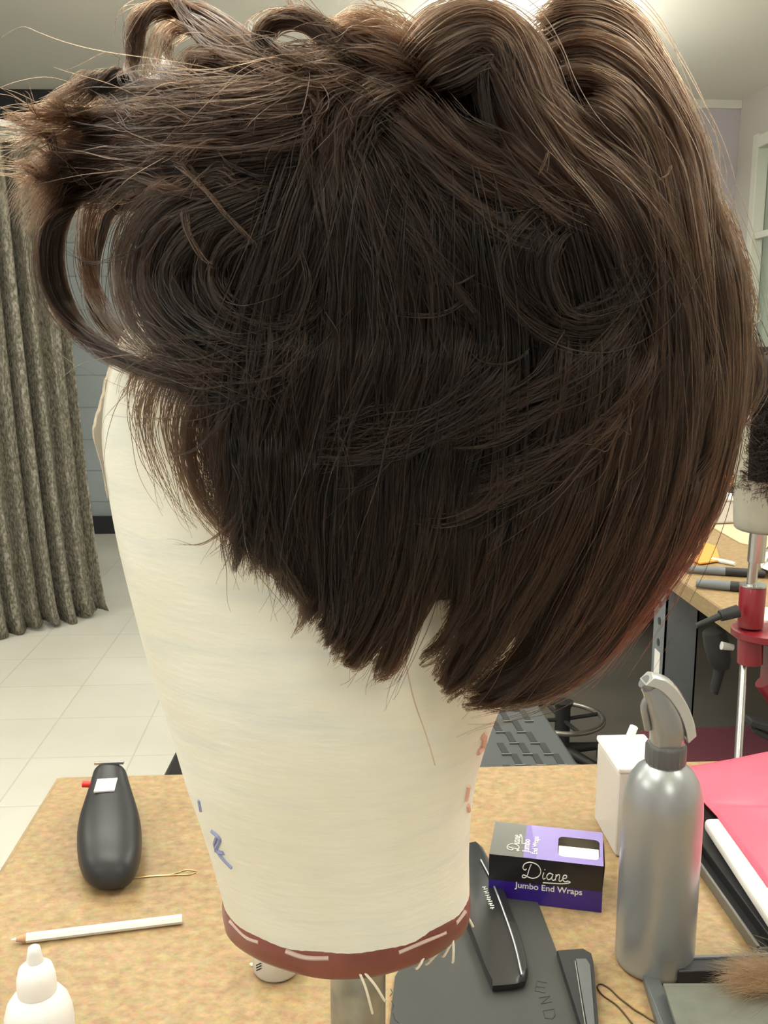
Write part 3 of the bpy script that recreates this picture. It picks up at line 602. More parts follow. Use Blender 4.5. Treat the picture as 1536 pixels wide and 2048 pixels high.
# the far side of the wig repeats the near side's volume, more thinly
far = []
for pos, tn, rad in STR:
    k = rng.random(len(pos)) < .22
    if k.any():
        q = pos[k].copy(); q[..., 1] = 2*Y0-q[..., 1]; far.append((q, tn[k], rad*1.5))
def curves_obj(name, strands, m, parent):
    pos = np.concatenate([s[0] for s in strands]); tn = np.concatenate([s[1] for s in strands])
    rd = np.concatenate([np.full(len(s[0]), s[2]) for s in strands]); n, k = pos.shape[:2]
    hc = bpy.data.hair_curves.new(name); hc.add_curves([k]*n)
    loc = np.array(root_of(parent).location)
    hc.attributes['position'].data.foreach_set('vector', (pos-loc).astype(np.float32).ravel())
    ra = hc.attributes.get('radius') or hc.attributes.new('radius', 'FLOAT', 'POINT')
    prof = np.interp(np.linspace(0, 1, k), [0, .6, 1], [1, 1, .25])
    ra.data.foreach_set('value', (rd[:, None]*prof[None]).astype(np.float32).ravel())
    ta = hc.attributes.new('tone', 'FLOAT', 'CURVE'); ta.data.foreach_set('value', tn.astype(np.float32))
    hc.materials.append(m); o = bpy.data.objects.new(name, hc); COL.objects.link(o); o.parent = parent; o['kind'] = 'stuff'
    print('hair strands', name, n); return o
wt = thing('wig', 'short dark brown layered wig with swept curls on the cream canvas block', 'wig', (BC[0], Y0, BR[0, 3]+.1))
curves_obj('hair', STR+far, M['hair'], wt)
def cap_mesh(BR):
    C4 = crom(BR, 70); rings = []; n = 80; a = np.linspace(0, 2*math.pi, n, endpoint=False)
    zt = P(700, 330, y=Y0)[2]
    for cx, rx, ry, z in C4:
        # hem: high on the face side (-X), low at the nape (+X)
        rings.append(np.stack([cx+(rx+.003)*np.cos(a), Y0+(ry+.003)*np.sin(a), np.full(n, z+.002)], 1))
    V = np.vstack(rings); Fc = []
    for i in range(len(rings)-1):
        for j in range(n):
            k = (j+1) % n; c = V[i*n+j]
            u = math.cos(a[j]); hem = np.interp(u, [-1, -.75, -.45, -.1, .3, 1], [P(0, 560, y=Y0)[2], P(0, 650, y=Y0)[2], P(0, 900, y=Y0)[2], P(0, 1080, y=Y0)[2], P(0, 1130, y=Y0)[2], P(0, 1180, y=Y0)[2]])
            if c[2] > hem: Fc.append((i*n+j, i*n+k, (i+1)*n+k, (i+1)*n+j))
    Fc.append(tuple((len(rings)-1)*n+j for j in range(n)))
    return V, Fc
mesh('wig_cap', *cap_mesh(BR), M['cap'], wt, smooth=True, auto=180)
# lace front: a narrow skin coloured net along the forehead edge
lv = []; lf = []
pr = [(300, 560), (262, 640), (236, 710), (212, 790), (196, 860), (208, 930), (222, 985)]
C2 = crom([(*q, 0) for q in pr], 30)
nj = 9
lr = [.2, .5, .8, 1, 1, .8, .5, .3]
for i, (u, v, _) in enumerate(C2):
    p = P(u, v, y=Y0)
    k = [np.interp(p[2], BR[:, 3], BR[:, c]) for c in range(3)]
    for j in range(nj):
        ang = math.pi+(j-(nj-1)/2)*.07; bul = .0028*math.exp(-((v-860)/55)**2)+.0008
        e = .0012*((i+j) % 2)
        lv.append((k[0]+(k[1]+bul)*math.cos(ang)-e*.3, Y0+(k[2]+bul)*math.sin(ang), p[2]+e))
for i in range(len(C2)-1):
    for j in range(nj-1): lf.append((i*nj+j, i*nj+j+1, (i+1)*nj+j+1, (i+1)*nj+j))
mesh('lace_front', lv, lf, M['lace'], wt, smooth=True, auto=180)

# ------------------------------------------------------------------ things on the front table
def spray_bottle():
    c = T(1312, 1925); c = np.array([c[0]-.0, c[1]+.0, TZ]); c = np.array([.253, .668, TZ]); r = .0305
    t = thing('spray_bottle', 'silver grey spray bottle with curved trigger head at the right', 'spray bottle', c)
    prof = [(r*.86, 0), (r*.97, .002), (r, .006), (r, .130), (r*.99, .138), (r*.95, .147), (r*.86, .156), (r*.70, .164), (r*.54, .168), (r*.46, .170), (r*.46, .174)]
    mesh('bottle_body', *lathe(c, prof, 64), M['bottle'], t, smooth=True, auto=50)
    pr = []
    a = np.linspace(0, 2*math.pi, 72, endpoint=False); rings = []
    for z, rr in ((.170, .0135), (.171, .0150), (.184, .0150), (.186, .0135), (.187, .009)):
        q = rr*(1+.03*(np.sin(24*a) > 0)); rings.append(np.stack([c[0]+q*np.cos(a), c[1]+q*np.sin(a), np.full(72, c[2]+z)], 1))
    mesh('collar', *loft(rings), M['collar'], t, smooth=True)
    # trigger head: stem, arched shroud curving to the left, nozzle, trigger blade
    rings = []
    path = [(.000, .186), (.000, .196), (-.002, .206), (-.006, .216), (-.010, .225), (-.0145, .232)]
    wd = [.0120, .0125, .0120, .0108, .0092, .0076]
    P2 = crom([(*p, w) for p, w in zip(path, wd)], 18); n = 28
    th0 = None
    for i, (x, z, w_) in enumerate(P2):
        dx, dz = np.gradient(P2[:, 0])[i], np.gradient(P2[:, 1])[i]; L_ = math.hypot(dx, dz); tx, tz = dx/L_, dz/L_
        aa = np.linspace(0, 2*math.pi, n, endpoint=False); ca = np.sign(np.cos(aa))*np.abs(np.cos(aa))**.7; sa = np.sign(np.sin(aa))*np.abs(np.sin(aa))**.7
        rings.append(np.stack([c[0]+x+tz*w_*ca, c[1]+.9*w_*sa, c[2]+z-tx*w_*ca], 1))
    hd_ = mesh('trigger_head', *loft(rings), M['sprayer'], t, smooth=True, auto=50)
    # shroud shell over the head: pale arched strip on the right/top
    pts = [(-.018, .238), (-.008, .235), (.001, .227), (.0085, .216), (.0140, .203), (.0165, .192)]
    Q = crom([(*p, 0) for p in pts], 16); rings = []
    for i, (x, z, _) in enumerate(Q):
        w_ = np.interp(i, [0, 15], [.0075, .0098]); h = .0030
        rings.append(np.array([(c[0]+x-h, c[1]-w_, c[2]+z-h), (c[0]+x+h, c[1]-w_, c[2]+z+h), (c[0]+x+h*1.3, c[1], c[2]+z+h*1.6), (c[0]+x+h, c[1]+w_, c[2]+z+h), (c[0]+x-h, c[1]+w_, c[2]+z-h)]))
    mesh('shroud', *loft(rings), mat('pale grey shroud', (.55, .56, .55), .18, metal=.3, coat=.6), hd_, smooth=True, auto=60, bevel=.0006)
    mesh('nozzle', *tube([(c[0]-.014, c[1], c[2]+.231), (c[0]-.020, c[1], c[2]+.236)], [.006, .0055], 20), M['sprayer'], hd_, smooth=True)
    mesh('trigger', *tube(crom([(c[0]-.0155, c[1], c[2]+.224), (c[0]-.0185, c[1], c[2]+.216), (c[0]-.0165, c[1], c[2]+.205), (c[0]-.0145, c[1], c[2]+.197)], 10), [.003]*10, 10), M['sprayer'], hd_, smooth=True)
spray_bottle()

def wraps_box():
    # carton corners from its footprint on the table
    a = T(985, 1800); b = T(1203, 1826); a = np.array([a[0], a[1]]); b = np.array([b[0], b[1]]); e = (b-a)/np.linalg.norm(b-a); W_ = .098; a = b-e*W_; nrm = np.array([-e[1], e[0]]); D = .058; Hh = .044
    t = thing('end_wraps_box', 'small black and purple cardboard box of end wraps with an open cut-out', 'box', (*((a+b)/2), TZ))
    def pt(s, d, z): q = a+e*s*W_+nrm*d*D; return np.array([q[0], q[1], TZ+z])
    zz = .0005
    # panels (front, back, ends, bottom, top with the cut-out)
    def quad(p): return np.array(p), [(0, 1, 2, 3)]
    sp = .50
    def fr(z0, z1, s0=0, s1=1, o=0.): return [pt(s0, -o, z0), pt(s1, -o, z0), pt(s1, -o, z1), pt(s0, -o, z1)]
    o = mesh('carton', *join([(np.array([pt(s, d, z) for z in (zz, Hh*.45, Hh) for s, d in ((0, 0), (1, 0), (1, 1), (0, 1))]),
        [(0, 3, 2, 1)]+[(i, (i+1) % 4, 4+(i+1) % 4, 4+i) for i in range(4)]+[(4+i, 4+(i+1) % 4, 8+(i+1) % 4, 8+i) for i in range(4)])]), [M['purple'], M['boxblack'], M['boardbrown']], t)
    for p in o.data.polygons:
        zc = p.center.z; p.material_index = 1 if zc > Hh*.5 and abs(p.normal.z) < .5 else 0
    # top panel: rounded cut-out hole at the right end
    s0, s1, d0, d1 = .60, .97, .16, .74
    ns = 8; hole = []
    for cxs, cys, a0 in ((s1-.05, d1-.10, 0), (s0+.05, d1-.10, 90), (s0+.05, d0+.10, 180), (s1-.05, d0+.10, 270)):
        for k in range(ns+1):
            an = math.radians(a0+90*k/ns); hole.append((cxs+.05*math.cos(an), cys+.10*math.sin(an)))
    n = len(hole); cs = [(1, 1), (s0-.04, 1), (s0-.04, 0), (1, 0)]; V = [pt(s, d, Hh) for s, d in hole+cs]; Fc = []
    for k in range(4):
        q = k*(ns+1); Fc += [(q+i, q+i+1, n+k) for i in range(ns)]+[(q+ns, (q+ns+1) % n, n+(k+1) % 4, n+k)]
    lid = mesh('top_panel', *join([(np.array(V), Fc), quad([pt(.30, 0, Hh), pt(s0-.04, 0, Hh), pt(s0-.04, 1, Hh), pt(.30, 1, Hh)])]), M['lilac'], t)
    mesh('top_panel_dark_end', *quad([pt(0, 0, Hh), pt(.30, 0, Hh), pt(.30, 1, Hh), pt(0, 1, Hh)]), M['boxgrey'], t)
    mesh('top_corner', *quad([pt(.30, .0, Hh+.0002), pt(.42, .0, Hh+.0002), pt(.34, 1, Hh+.0002), pt(.30, 1, Hh+.0002)]), mat('violet print', (.20, .15, .42), .3), t)
    mesh('inner_board', *quad([pt(.55, .80, Hh*.3), pt(.99, .80, Hh*.3), pt(.99, .80, Hh-.0004), pt(.55, .80, Hh-.0004)]), M['boardbrown'], t)
    mesh('paper_wraps', *join([box_vf(tuple((pt(.785, .36, Hh*.5))), (.036, .024, .038), math.atan2(e[1], e[0]))]), mat('end papers', (.95, .95, .92), .7), t, bevel=.001)
    mesh('crease_flap', *quad([pt(1.001, .0, Hh*.55), pt(1.001, .9, Hh*.55), pt(1.012, .9, Hh*.98), pt(1.012, .0, Hh*.98)]), M['boxgrey'], t)
    # hand lettered name on the front and, turned, on the top
    def scribe(strokes, org, ex, ey, sc, r, m, name):
        parts = []
        for st in strokes:
            pts = crom([org+ex*x*sc+ey*y*sc for x, y in st], 8*len(st)); parts.append(tube(pts, r, 6))
        mesh(name, *join(parts), m, t)
    D_ = [[(.5, 1.5), (.30, .9), (.12, .2), (-.15, -.05), (-.35, .05), (-.2, .25), (.2, .1), (.7, .0), (1.25, .3), (1.45, .9), (1.1, 1.5), (.4, 1.7), (-.15, 1.45), (-.3, 1.0), (-.1, .8), (.05, .95)]]
    ia = [[(1.75, .75), (1.65, .3), (1.75, .05), (1.95, .2)], [(1.84, 1.05), (1.85, 1.1)]]
    a_ = [[(2.6, .65), (2.3, .75), (2.05, .4), (2.2, .05), (2.5, .25), (2.65, .7), (2.55, .2), (2.7, .03), (2.9, .2)]]
    n_ = [[(2.95, .7), (2.9, .05)], [(2.92, .4), (3.15, .7), (3.3, .6), (3.25, .1), (3.4, .03), (3.55, .2)]]
    e_ = [[(3.65, .35), (3.95, .45), (3.95, .7), (3.7, .68), (3.6, .3), (3.8, .02), (4.15, .15)]]
    un = [[(1.7, -.35), (2.6, -.30), (3.6, -.22), (4.3, -.02), (4.2, .12)]]
    e3 = np.array([e[0], e[1], 0]); n3 = np.array([nrm[0], nrm[1], 0]); z3 = np.array([0, 0, 1.])
    scribe(D_+ia+a_+n_+e_+un, pt(.33, 0, Hh*.58)-n3*.0003, e3, z3, .0088, .00045, M['silverfoil'], 'name_lettering')
    scribe(D_+ia+a_+n_+e_+un, pt(.255, .20, Hh)+z3*.0003, n3, -e3, .0062, .0004, M['silverfoil'], 'name_lettering')
    def text(s, org, ex, ey, size, m, name, bold=0):
        cu = bpy.data.curves.new(name, 'FONT'); cu.body = s; cu.size = size; cu.extrude = .00005; cu.offset = bold
        ez = np.cross(ex, ey); o = bpy.data.objects.new(name, cu); COL.objects.link(o); cu.materials.append(m)
        o.parent = t; mt = Matrix([[ex[i], ey[i], ez[i], org[i]-t.location[i]] for i in range(3)]+[[0, 0, 0, 1]]); o.matrix_local = mt; return to_mesh(o)
    text('Jumbo End Wraps', pt(.24, -.006, Hh*.34), e3, z3, .0078, M['silverfoil'], 'front_lettering', .0001)
    text('papers for perming and hair care', pt(.30, -.006, Hh*.25), e3, z3, .0033, M['lilac'], 'front_lettering') if False else None
    text('Jumbo', pt(.345, .16, Hh)+z3*.0004, n3, -e3, .0085, M['silverfoil'], 'top_lettering', .0001)
    text('End Wraps', pt(.42, .12, Hh)+z3*.0004, n3, -e3, .0068, M['silverfoil'], 'top_lettering', .0001)
    
wraps_box()

def textobj(s, t, org, ex, ey, size, m, name):
    cu = bpy.data.curves.new(name, 'FONT'); cu.body = s; cu.size = size; cu.extrude = .00005
    ex = np.array(ex)/np.linalg.norm(ex); ey = np.array(ey)-ex*np.dot(ex, ey); ey /= np.linalg.norm(ey); ez = np.cross(ex, ey)
    o = bpy.data.objects.new(name, cu); COL.objects.link(o); cu.materials.append(m); o.parent = t
    o.matrix_local = Matrix([[ex[i], ey[i], ez[i], org[i]-root_of(t).location[i]] for i in range(3)]+[[0, 0, 0, 1]]); return to_mesh(o)

def white_carton():
    fl = np.array([.268, .822]); w_, dd, h = .048, .075, .086; c = (fl[0]+w_/2, fl[1]+dd/2)
    t = thing('white_container', 'tall milky white plastic container standing behind the spray bottle', 'container', (*c, TZ))
    mesh('container_body', *box_vf((c[0], c[1], TZ+h/2), (w_, dd, h)), M['wrap'], t, bevel=.003)
    mesh('lid', *box_vf((c[0], c[1], TZ+h+.003), (w_+.002, dd+.002, .006)), mat('white lid', (.93, .93, .92), .5), t, bevel=.002)
    mesh('spout', *tube([(c[0]+.006, c[1]+.030, TZ+h+.004), (c[0]+.010, c[1]+.028, TZ+h+.018)], .0042, 16), M['white'], t, smooth=True)
white_carton()

def dark_card():
    pl = [T(905, 1775), T(1062, 1775), T(1170, 2060), T(1230, 2220), T(760, 2220), T(790, 1960)]
    z0, z1 = TZ+.0006, TZ+.0032; V = [(p[0], p[1], z) for z in (z0, z1) for p in pl]; n = len(pl)
    Fc = [tuple(range(n))[::-1], tuple(range(n, 2*n))]+[(i, (i+1) % n, n+(i+1) % n, n+i) for i in range(n)]
    t = thing('grey_card', 'dark grey card sheet lying on the table under the black razor', 'card', (.14, .65, TZ))
    mesh('sheet', V, Fc, M['card'], t)
    def ink(st, name='handwriting'):
        mesh(name, *join([tube([T(u, v, z1+.0001) for u, v in s], .00028, 5) for s in st]), M['ink'], t)
    ink([[(1074, 1962), (1070, 1982)], [(1074, 1962), (1094, 1966)], [(1071, 1973), (1090, 1976)], [(1070, 1982), (1091, 1986)],      # E
         [(1078, 1996), (1100, 1992)], [(1100, 1992), (1082, 2008)], [(1082, 2008), (1104, 2004)],                                     # N
         [(1086, 2022), (1108, 2018)], [(1086, 2022), (1090, 2036), (1104, 2038), (1110, 2032), (1108, 2018)]])                        # D
    ink([[(781, 1978), (785, 1985), (780, 1992)], [(783, 2002), (788, 2012), (784, 2020)], [(786, 2026), (790, 2040), (798, 2046)]], 'faint_mark')
dark_card()

def razor():
    # flat handle shape drawn in plan on the card, narrow at the far end
    zc = TZ+.0034; ol = [(938, 1697), (950, 1694), (964, 1706), (985, 1745), (1010, 1800), (1035, 1870), (1052, 1930), (1056, 1960), (1050, 1976), (1030, 1982), (985, 1986), (972, 1960), (952, 1905), (930, 1850), (905, 1800), (895, 1740), (915, 1700)]
    pts = [T(u, v, zc) for u, v in ol]; n = len(pts); c = np.mean(pts, 0)
    def ring(s, z): return np.array([(c[0]+(p[0]-c[0])*s, c[1]+(p[1]-c[1])*s, z) for p in pts])
    t = thing('styling_razor', 'glossy black styling razor lying on the dark grey card beside the block', 'razor', (c[0], c[1], TZ))
    mesh('handle', *loft([ring(.97, zc), ring(1, zc+.002), ring(1, zc+.006), ring(.96, zc+.0085)]), M['blackp'], t, smooth=True, auto=50)
    e = [(962, 1720), (985, 1765), (1010, 1830), (1030, 1890), (1044, 1950)]
    mesh('guard_ridge', *tube(crom([T(u, v, zc+.0095) for u, v in e], 20), [.0009]*20, 8), mat('worn shiny ridge', (.35, .36, .36), .2, metal=.4), t, smooth=True)
    p0, p1 = T(974, 1772, zc+.009), T(1003, 1845, zc+.009); ex = p1-p0
    st = []; side = np.cross([0, 0, 1.], ex/np.linalg.norm(ex)); up0 = ex/np.linalg.norm(ex)
    for k in range(11):
        q = T(972, 1774, zc+.0088)+up0*k*.0031+side*(.0006*(k % 2)); st.append(tube([q, q+side*-.0036+up0*.0004*(k % 3)], .00042, 5))
        if k % 2 == 0: st.append(tube([q+side*-.0018, q+side*-.0018+up0*.0020], .0004, 5))
    mesh('white_print', *join(st), M['paper'], t)
razor()

def frame_gadget():
    zc = TZ+.0005; q = [(1113, 1918), (1165, 1914), (1182, 1924), (1186, 1940), (1196, 2060), (1190, 2110), (1172, 2110)]
    pts = [T(u, v, zc) for u, v in q]; c = np.mean(pts, 0)
    t = thing('phone', 'thin black and grey slab partly under the dark grey card corner', 'phone', (c[0], c[1], TZ))
    def ring(s, z): return np.array([(c[0]+(p[0]-c[0])*s, c[1]+(p[1]-c[1])*s, z) for p in pts])
    mesh('body', *loft([ring(.98, zc), ring(1, zc+.001), ring(1, zc+.007), ring(.97, zc+.0085)]), M['mattblack'], t, smooth=True, auto=40)
    s = [(1152, 1920), (1172, 1920), (1180, 1932), (1190, 2060), (1176, 2060)]
    g0 = [T(u, v, zc+.0086) for u, v in s]; g1 = [p+np.array([0, 0, .0012]) for p in g0]
    mesh('side_strip', *loft([np.array(g0), np.array(g1)]), mat('grey strip', (.16, .17, .18), .35, metal=.4), t)
    mesh('groove', *tube([T(1150, 1922, zc+.009), T(1172, 2060, zc+.009)], .0006, 6), M['chrome'], t)
frame_gadget()

def hairpin(name, label, pts, r, m, wav=0):
    z = TZ+r+.0002; P3 = [T(u, v, z) for u, v in pts]; C_ = crom(P3, 60)
    if wav:
        tt = np.linspace(0, 1, 60); C_[:, 1] += wav*np.sin(tt*60)*((tt > .58) & (tt < .9))
    o = mesh(name, *tube(C_, r, 8), m, None, smooth=True, auto=180); return top(o, label, 'hairpin')
hairpin('hairpin', 'dark bronze U-shaped hairpin in front of the spray bottle', [(1265, 2048), (1235, 2012), (1205, 1990), (1195, 1975), (1200, 1968), (1215, 1974), (1250, 2005), (1290, 2032), (1335, 2058)], .0006, M['bronze'], .0005)
hairpin('hairpin', 'thin pale brass hairpin lying right of the black tape dispenser', [(392, 1742), (372, 1740), (345, 1748), (300, 1752), (262, 1757), (300, 1753), (350, 1750), (378, 1749), (392, 1745)], .0005, M['brass'])

def pencil():
    a = T(22, 1880, TZ+.0042); b = T(364, 1838, TZ+.0042); d = (b-a)/np.linalg.norm(b-a)
    t = thing('pencil', 'white pencil with a bare wood tip lying in front of the tape dispenser', 'pencil', (*((a+b)/2)[:2], TZ))
    mesh('barrel', *tube([a+d*.012, b], [.0039, .0039], 6), mat('white lacquer', (.88, .86, .84), .35), t)
    mesh('wood_tip', *tube([a+d*.004, a+d*.0119], [.0018, .0037], 12), M['wood'], t, smooth=True)
    mesh('lead', *tube([a, a+d*.0041], [.0004, .0017], 10), M['paper'], t, smooth=True)
pencil()

def applicator():
    c = np.array([-.2085, .604, TZ])
    t = thing('applicator_bottle', 'small white plastic squeeze bottle with nozzle in the near left corner', 'bottle', c)
    r = .0235
    mesh('bottle_body', *lathe(c, [(r*.92, .0005), (r, .004), (r, .018), (r*.975, .025), (r*.88, .033), (r*.72, .0385), (.0130, .0415), (.0130, .043)], 56), M['white'], t, smooth=True, auto=50)
    cp = mesh('screw_cap', *lathe(c, [(.0130, .0425), (.0134, .045), (.0130, .053), (.0112, .060), (.0068, .064), (.0060, .065)], 48), mat('white cap', (.92, .92, .91), .4), t, smooth=True, auto=40)
    mesh('nozzle', *lathe(c, [(.0060, .0645), (.0056, .067), (.0046, .072), (.0040, .0755), (.0020, .077)], 32), M['white'], cp, smooth=True, auto=50)
applicator()

def dispenser():
    # long rounded black body seen end on, rising towards the back
    y0, xc = .782, -.2005; K = -.215
    t = thing('tape_dispenser', 'rounded black desk tape dispenser standing at the left of the table', 'tape dispenser', (xc, y0+.08, TZ))
    prof = [(0, .007, .010, .016), (.004, .016, .005, .025), (.014, .0235, .0015, .034), (.035, .0285, .0, .040), (.065, .0305, .0, .043), (.092, .0295, .0, .044), (.118, .0265, .0, .0445), (.142, .0230, .0, .046), (.162, .0200, .0, .0485), (.170, .0190, .001, .049)]
    Pn = crom(prof, 34); rings = []; n = 40; a = np.linspace(0, 2*math.pi, n, endpoint=False)
    for y, w_, zb_, zt_ in Pn:
        ca = np.sign(np.cos(a))*np.abs(np.cos(a))**.75; sa = np.sign(np.sin(a))*np.abs(np.sin(a))**.8
        rings.append(np.stack([xc+w_*ca+y*K, y0+y+0*a, TZ+(zt_+zb_)/2+(zt_-zb_)/2*sa], 1))
    mesh('body', *loft(rings), M['dev'], t, smooth=True, auto=50)
    mesh('cutter_blade', *box_vf((xc+.169*K, y0+.169, TZ+.0495), (.031, .003, .003)), M['chrome'], t, bevel=.0005)
    mesh('tape_end', *box_vf((xc+.125*K-.003, y0+.125, TZ+.0460), (.020, .024, .0015), R=Matrix.Rotation(math.radians(4), 3, 'X')@Matrix.Rotation(.08, 3, 'Z')), M['paper'], t)
    mesh('red_knob', *tube([(xc+.150*K-.018, y0+.150, TZ+.035), (xc+.150*K-.0275, y0+.150, TZ+.0355)], .0032, 16), M['redp'], t, smooth=True)
dispenser()

def jar():
    c = T(553, 1942); c = np.array([c[0], c[1]+.002, TZ])
    t = thing('small_jar', 'low silver white jar on the table just behind the block base', 'jar', c)
    mesh('jar_body', *lathe(c, [(.0165, .0005), (.0185, .003), (.0190, .02), (.0190, .024), (.016, .026)], 48), mat('jar silver white', (.72, .73, .73), .3, metal=.2), t, smooth=True, auto=50)
    mesh('fine_print', *join([box_vf((c[0]-.011+.0, c[1]-.0157, TZ+z), (.008, .0008, .0006), .6) for z in (.017, .0148, .0126)]), M['ink'], t)
jar()
o = mesh('paper_scrap', *box_vf(tuple(T(512, 1926, TZ+.0006)), (.010, .0035, .0009), .5), M['thread']); top(o, 'tiny cream scrap lying on the bare table below the pencil', 'scrap')

def tray():
    x0, x1, y0, y1 = .338, .70, .668, .90
    t = thing('black_tray', 'black metal tray with a raised rim at the right table side', 'tray', ((x0+x1)/2, (y0+y1)/2, TZ))
    mesh('tray_base', *join([box_vf(((x0+x1)/2, (y0+y1)/2, TZ+.002), (x1-x0, y1-y0, .003)),
        box_vf((x0+.030, (y0+y1)/2, TZ+.010), (.036, y1-y0-.01, .0135), R=Matrix.Rotation(-.12, 3, 'Y'))]), M['mattblack'], t, bevel=.001)
    mesh('rim', *join([box_vf((x0, (y0+y1)/2, TZ+.006), (.003, y1-y0, .010)), box_vf((x0+.012, y0, TZ+.005), (.024, .003, .008))]), mat('worn grey rim', (.20, .20, .19), .35, metal=.5), t, bevel=.0008)
tray()
def pink():
    # a pink sheet over a white edged board resting on the tray
    a0 = np.array([.3575, .835]); b0 = np.array([.3445, .62]); y1 = .965
    t = thing('pink_sheet', 'bright pink plastic sheet over a white edged board at the right', 'plastic sheet', (.55, .80, TZ+.02))
    q = [a0, b0, (.80, .62), (.80, .835)]
    mesh('white_board', *loft([np.array([(*p, z) for p in q]) for z in (TZ+.019, TZ+.032)]), M['white'], t, bevel=.005, seg=4)
    mesh('under_block', *box_vf((.59, .745, TZ+.0125), (.34, .14, .0125)), M['mattblack'], t)
    nu, nv = 60, 90; V = []
    for j in range(nv+1):
        for i in range(nu+1):
            u = i/nu; v = j/nv; y = .62+(y1-.62)*v
            xl = np.interp(y, [.62, .835, .90, .95, y1], [.3445+.016, .3575+.013, .366, .378, .400])
            x = xl+(.80-xl)*u
            z = TZ+.0335+.006*math.exp(-((y-.93)/.06)**2)*min(1, u*4)+.003*math.sin(x*26+y*9)*v*min(1, u*5)+.0015*math.sin(y*48+x*6)*min(1, u*6)+.020*max(0, u-.12)*v
            z -= .003*math.exp(-((y-.862-.01*math.sin(x*9))/.003)**2)*min(1, u*5)
            V.append((x, y, z-.014*max(0, (y-.93)/.05)*(1-min(1, u*4))))
    n = nu+1; o = mesh('sheet', V, [(j*n+i, j*n+i+1, (j+1)*n+i+1, (j+1)*n+i) for j in range(nv) for i in range(nu)], M['pink'], t, smooth=True, auto=180)
    s = o.modifiers.new('s', 'SOLIDIFY'); s.thickness = .0012
pink()
def grey_pad():
    q = [(1326, 1966), (1560, 1966), (1700, 1975), (1800, 2200), (1400, 2200)]
    z0, z1 = TZ+.013, TZ+.0165; pb = [T(u, v, z1) for u, v in q]
    t = thing('grey_pad', 'grey green cloth covered pad at the lower right corner of the table', 'pad', (pb[0][0]+.06, pb[0][1]-.04, TZ))
    mesh('pad_top', *loft([np.array([(p[0], p[1], z) for p in pb]) for z in (z0, z1)]), M['gcloth'], t, bevel=.0005)
    p = T(1355, 1950, TZ)
    lw = T(1326, 1966, TZ+.013)
    mesh('holder_base', *box_vf((lw[0]+.062, lw[1]-.055, TZ+.0065), (.125, .10, .0115), -.03), M['mattblack'], t, bevel=.001)
    mesh('side_channel', *join([tube([T(1297, 1975, TZ+.006), T(1350, 2110, TZ+.006)], .0012, 8), box_vf(tuple(T(1318, 2010, TZ+.004)), (.012, .085, .006), -.12)]), mat('grey channel', (.13, .14, .14), .4, metal=.3), t)
    q0 = T(1372, 1952, TZ+.007)
    o = thing('black_bar', 'black plastic bar lying between spray bottle foot and grey pad', 'bar', (q0[0]+.05, q0[1], TZ))
    mesh('bar', *box_vf((q0[0]+.055, q0[1]+.004, TZ+.0075), (.125, .016, .013), 0), M['mattblack'], o, bevel=.001)
    mesh('top_edge', *box_vf((q0[0]+.055, q0[1]+.011, TZ+.0145), (.125, .003, .002), 0), M['steel'], o)
grey_pad()
# loose tuft of brown hair
STR2 = []
DENS = 1
def tuft():
    t = thing('hair_tuft', 'loose tuft of light brown hair at the right edge of the table', 'hair tuft', (*T(1500, 1940)[:2], TZ+.018)); out = []
    for k in range(1500):
        u0 = random.gauss(1560, 25); v0 = random.gauss(1945, 14); L_ = random.uniform(60, 115); an = math.pi+random.gauss(-.05, .22)
        pts = [T(u0+L_*s*math.cos(an), v0+L_*s*math.sin(an)+8*math.sin(s*3+k), TZ+.016+random.uniform(0, .012)*(1-s)+.004) for s in (0, .33, .66, 1)]
        out.append(crom(pts, 10))
    curves_obj('strands', [(np.array(out), rng.uniform(.2, .9, len(out)), .00012)], hair_mat('light brown hair', (.04, .02, .01), (.25, .14, .07)), t)
tuft()

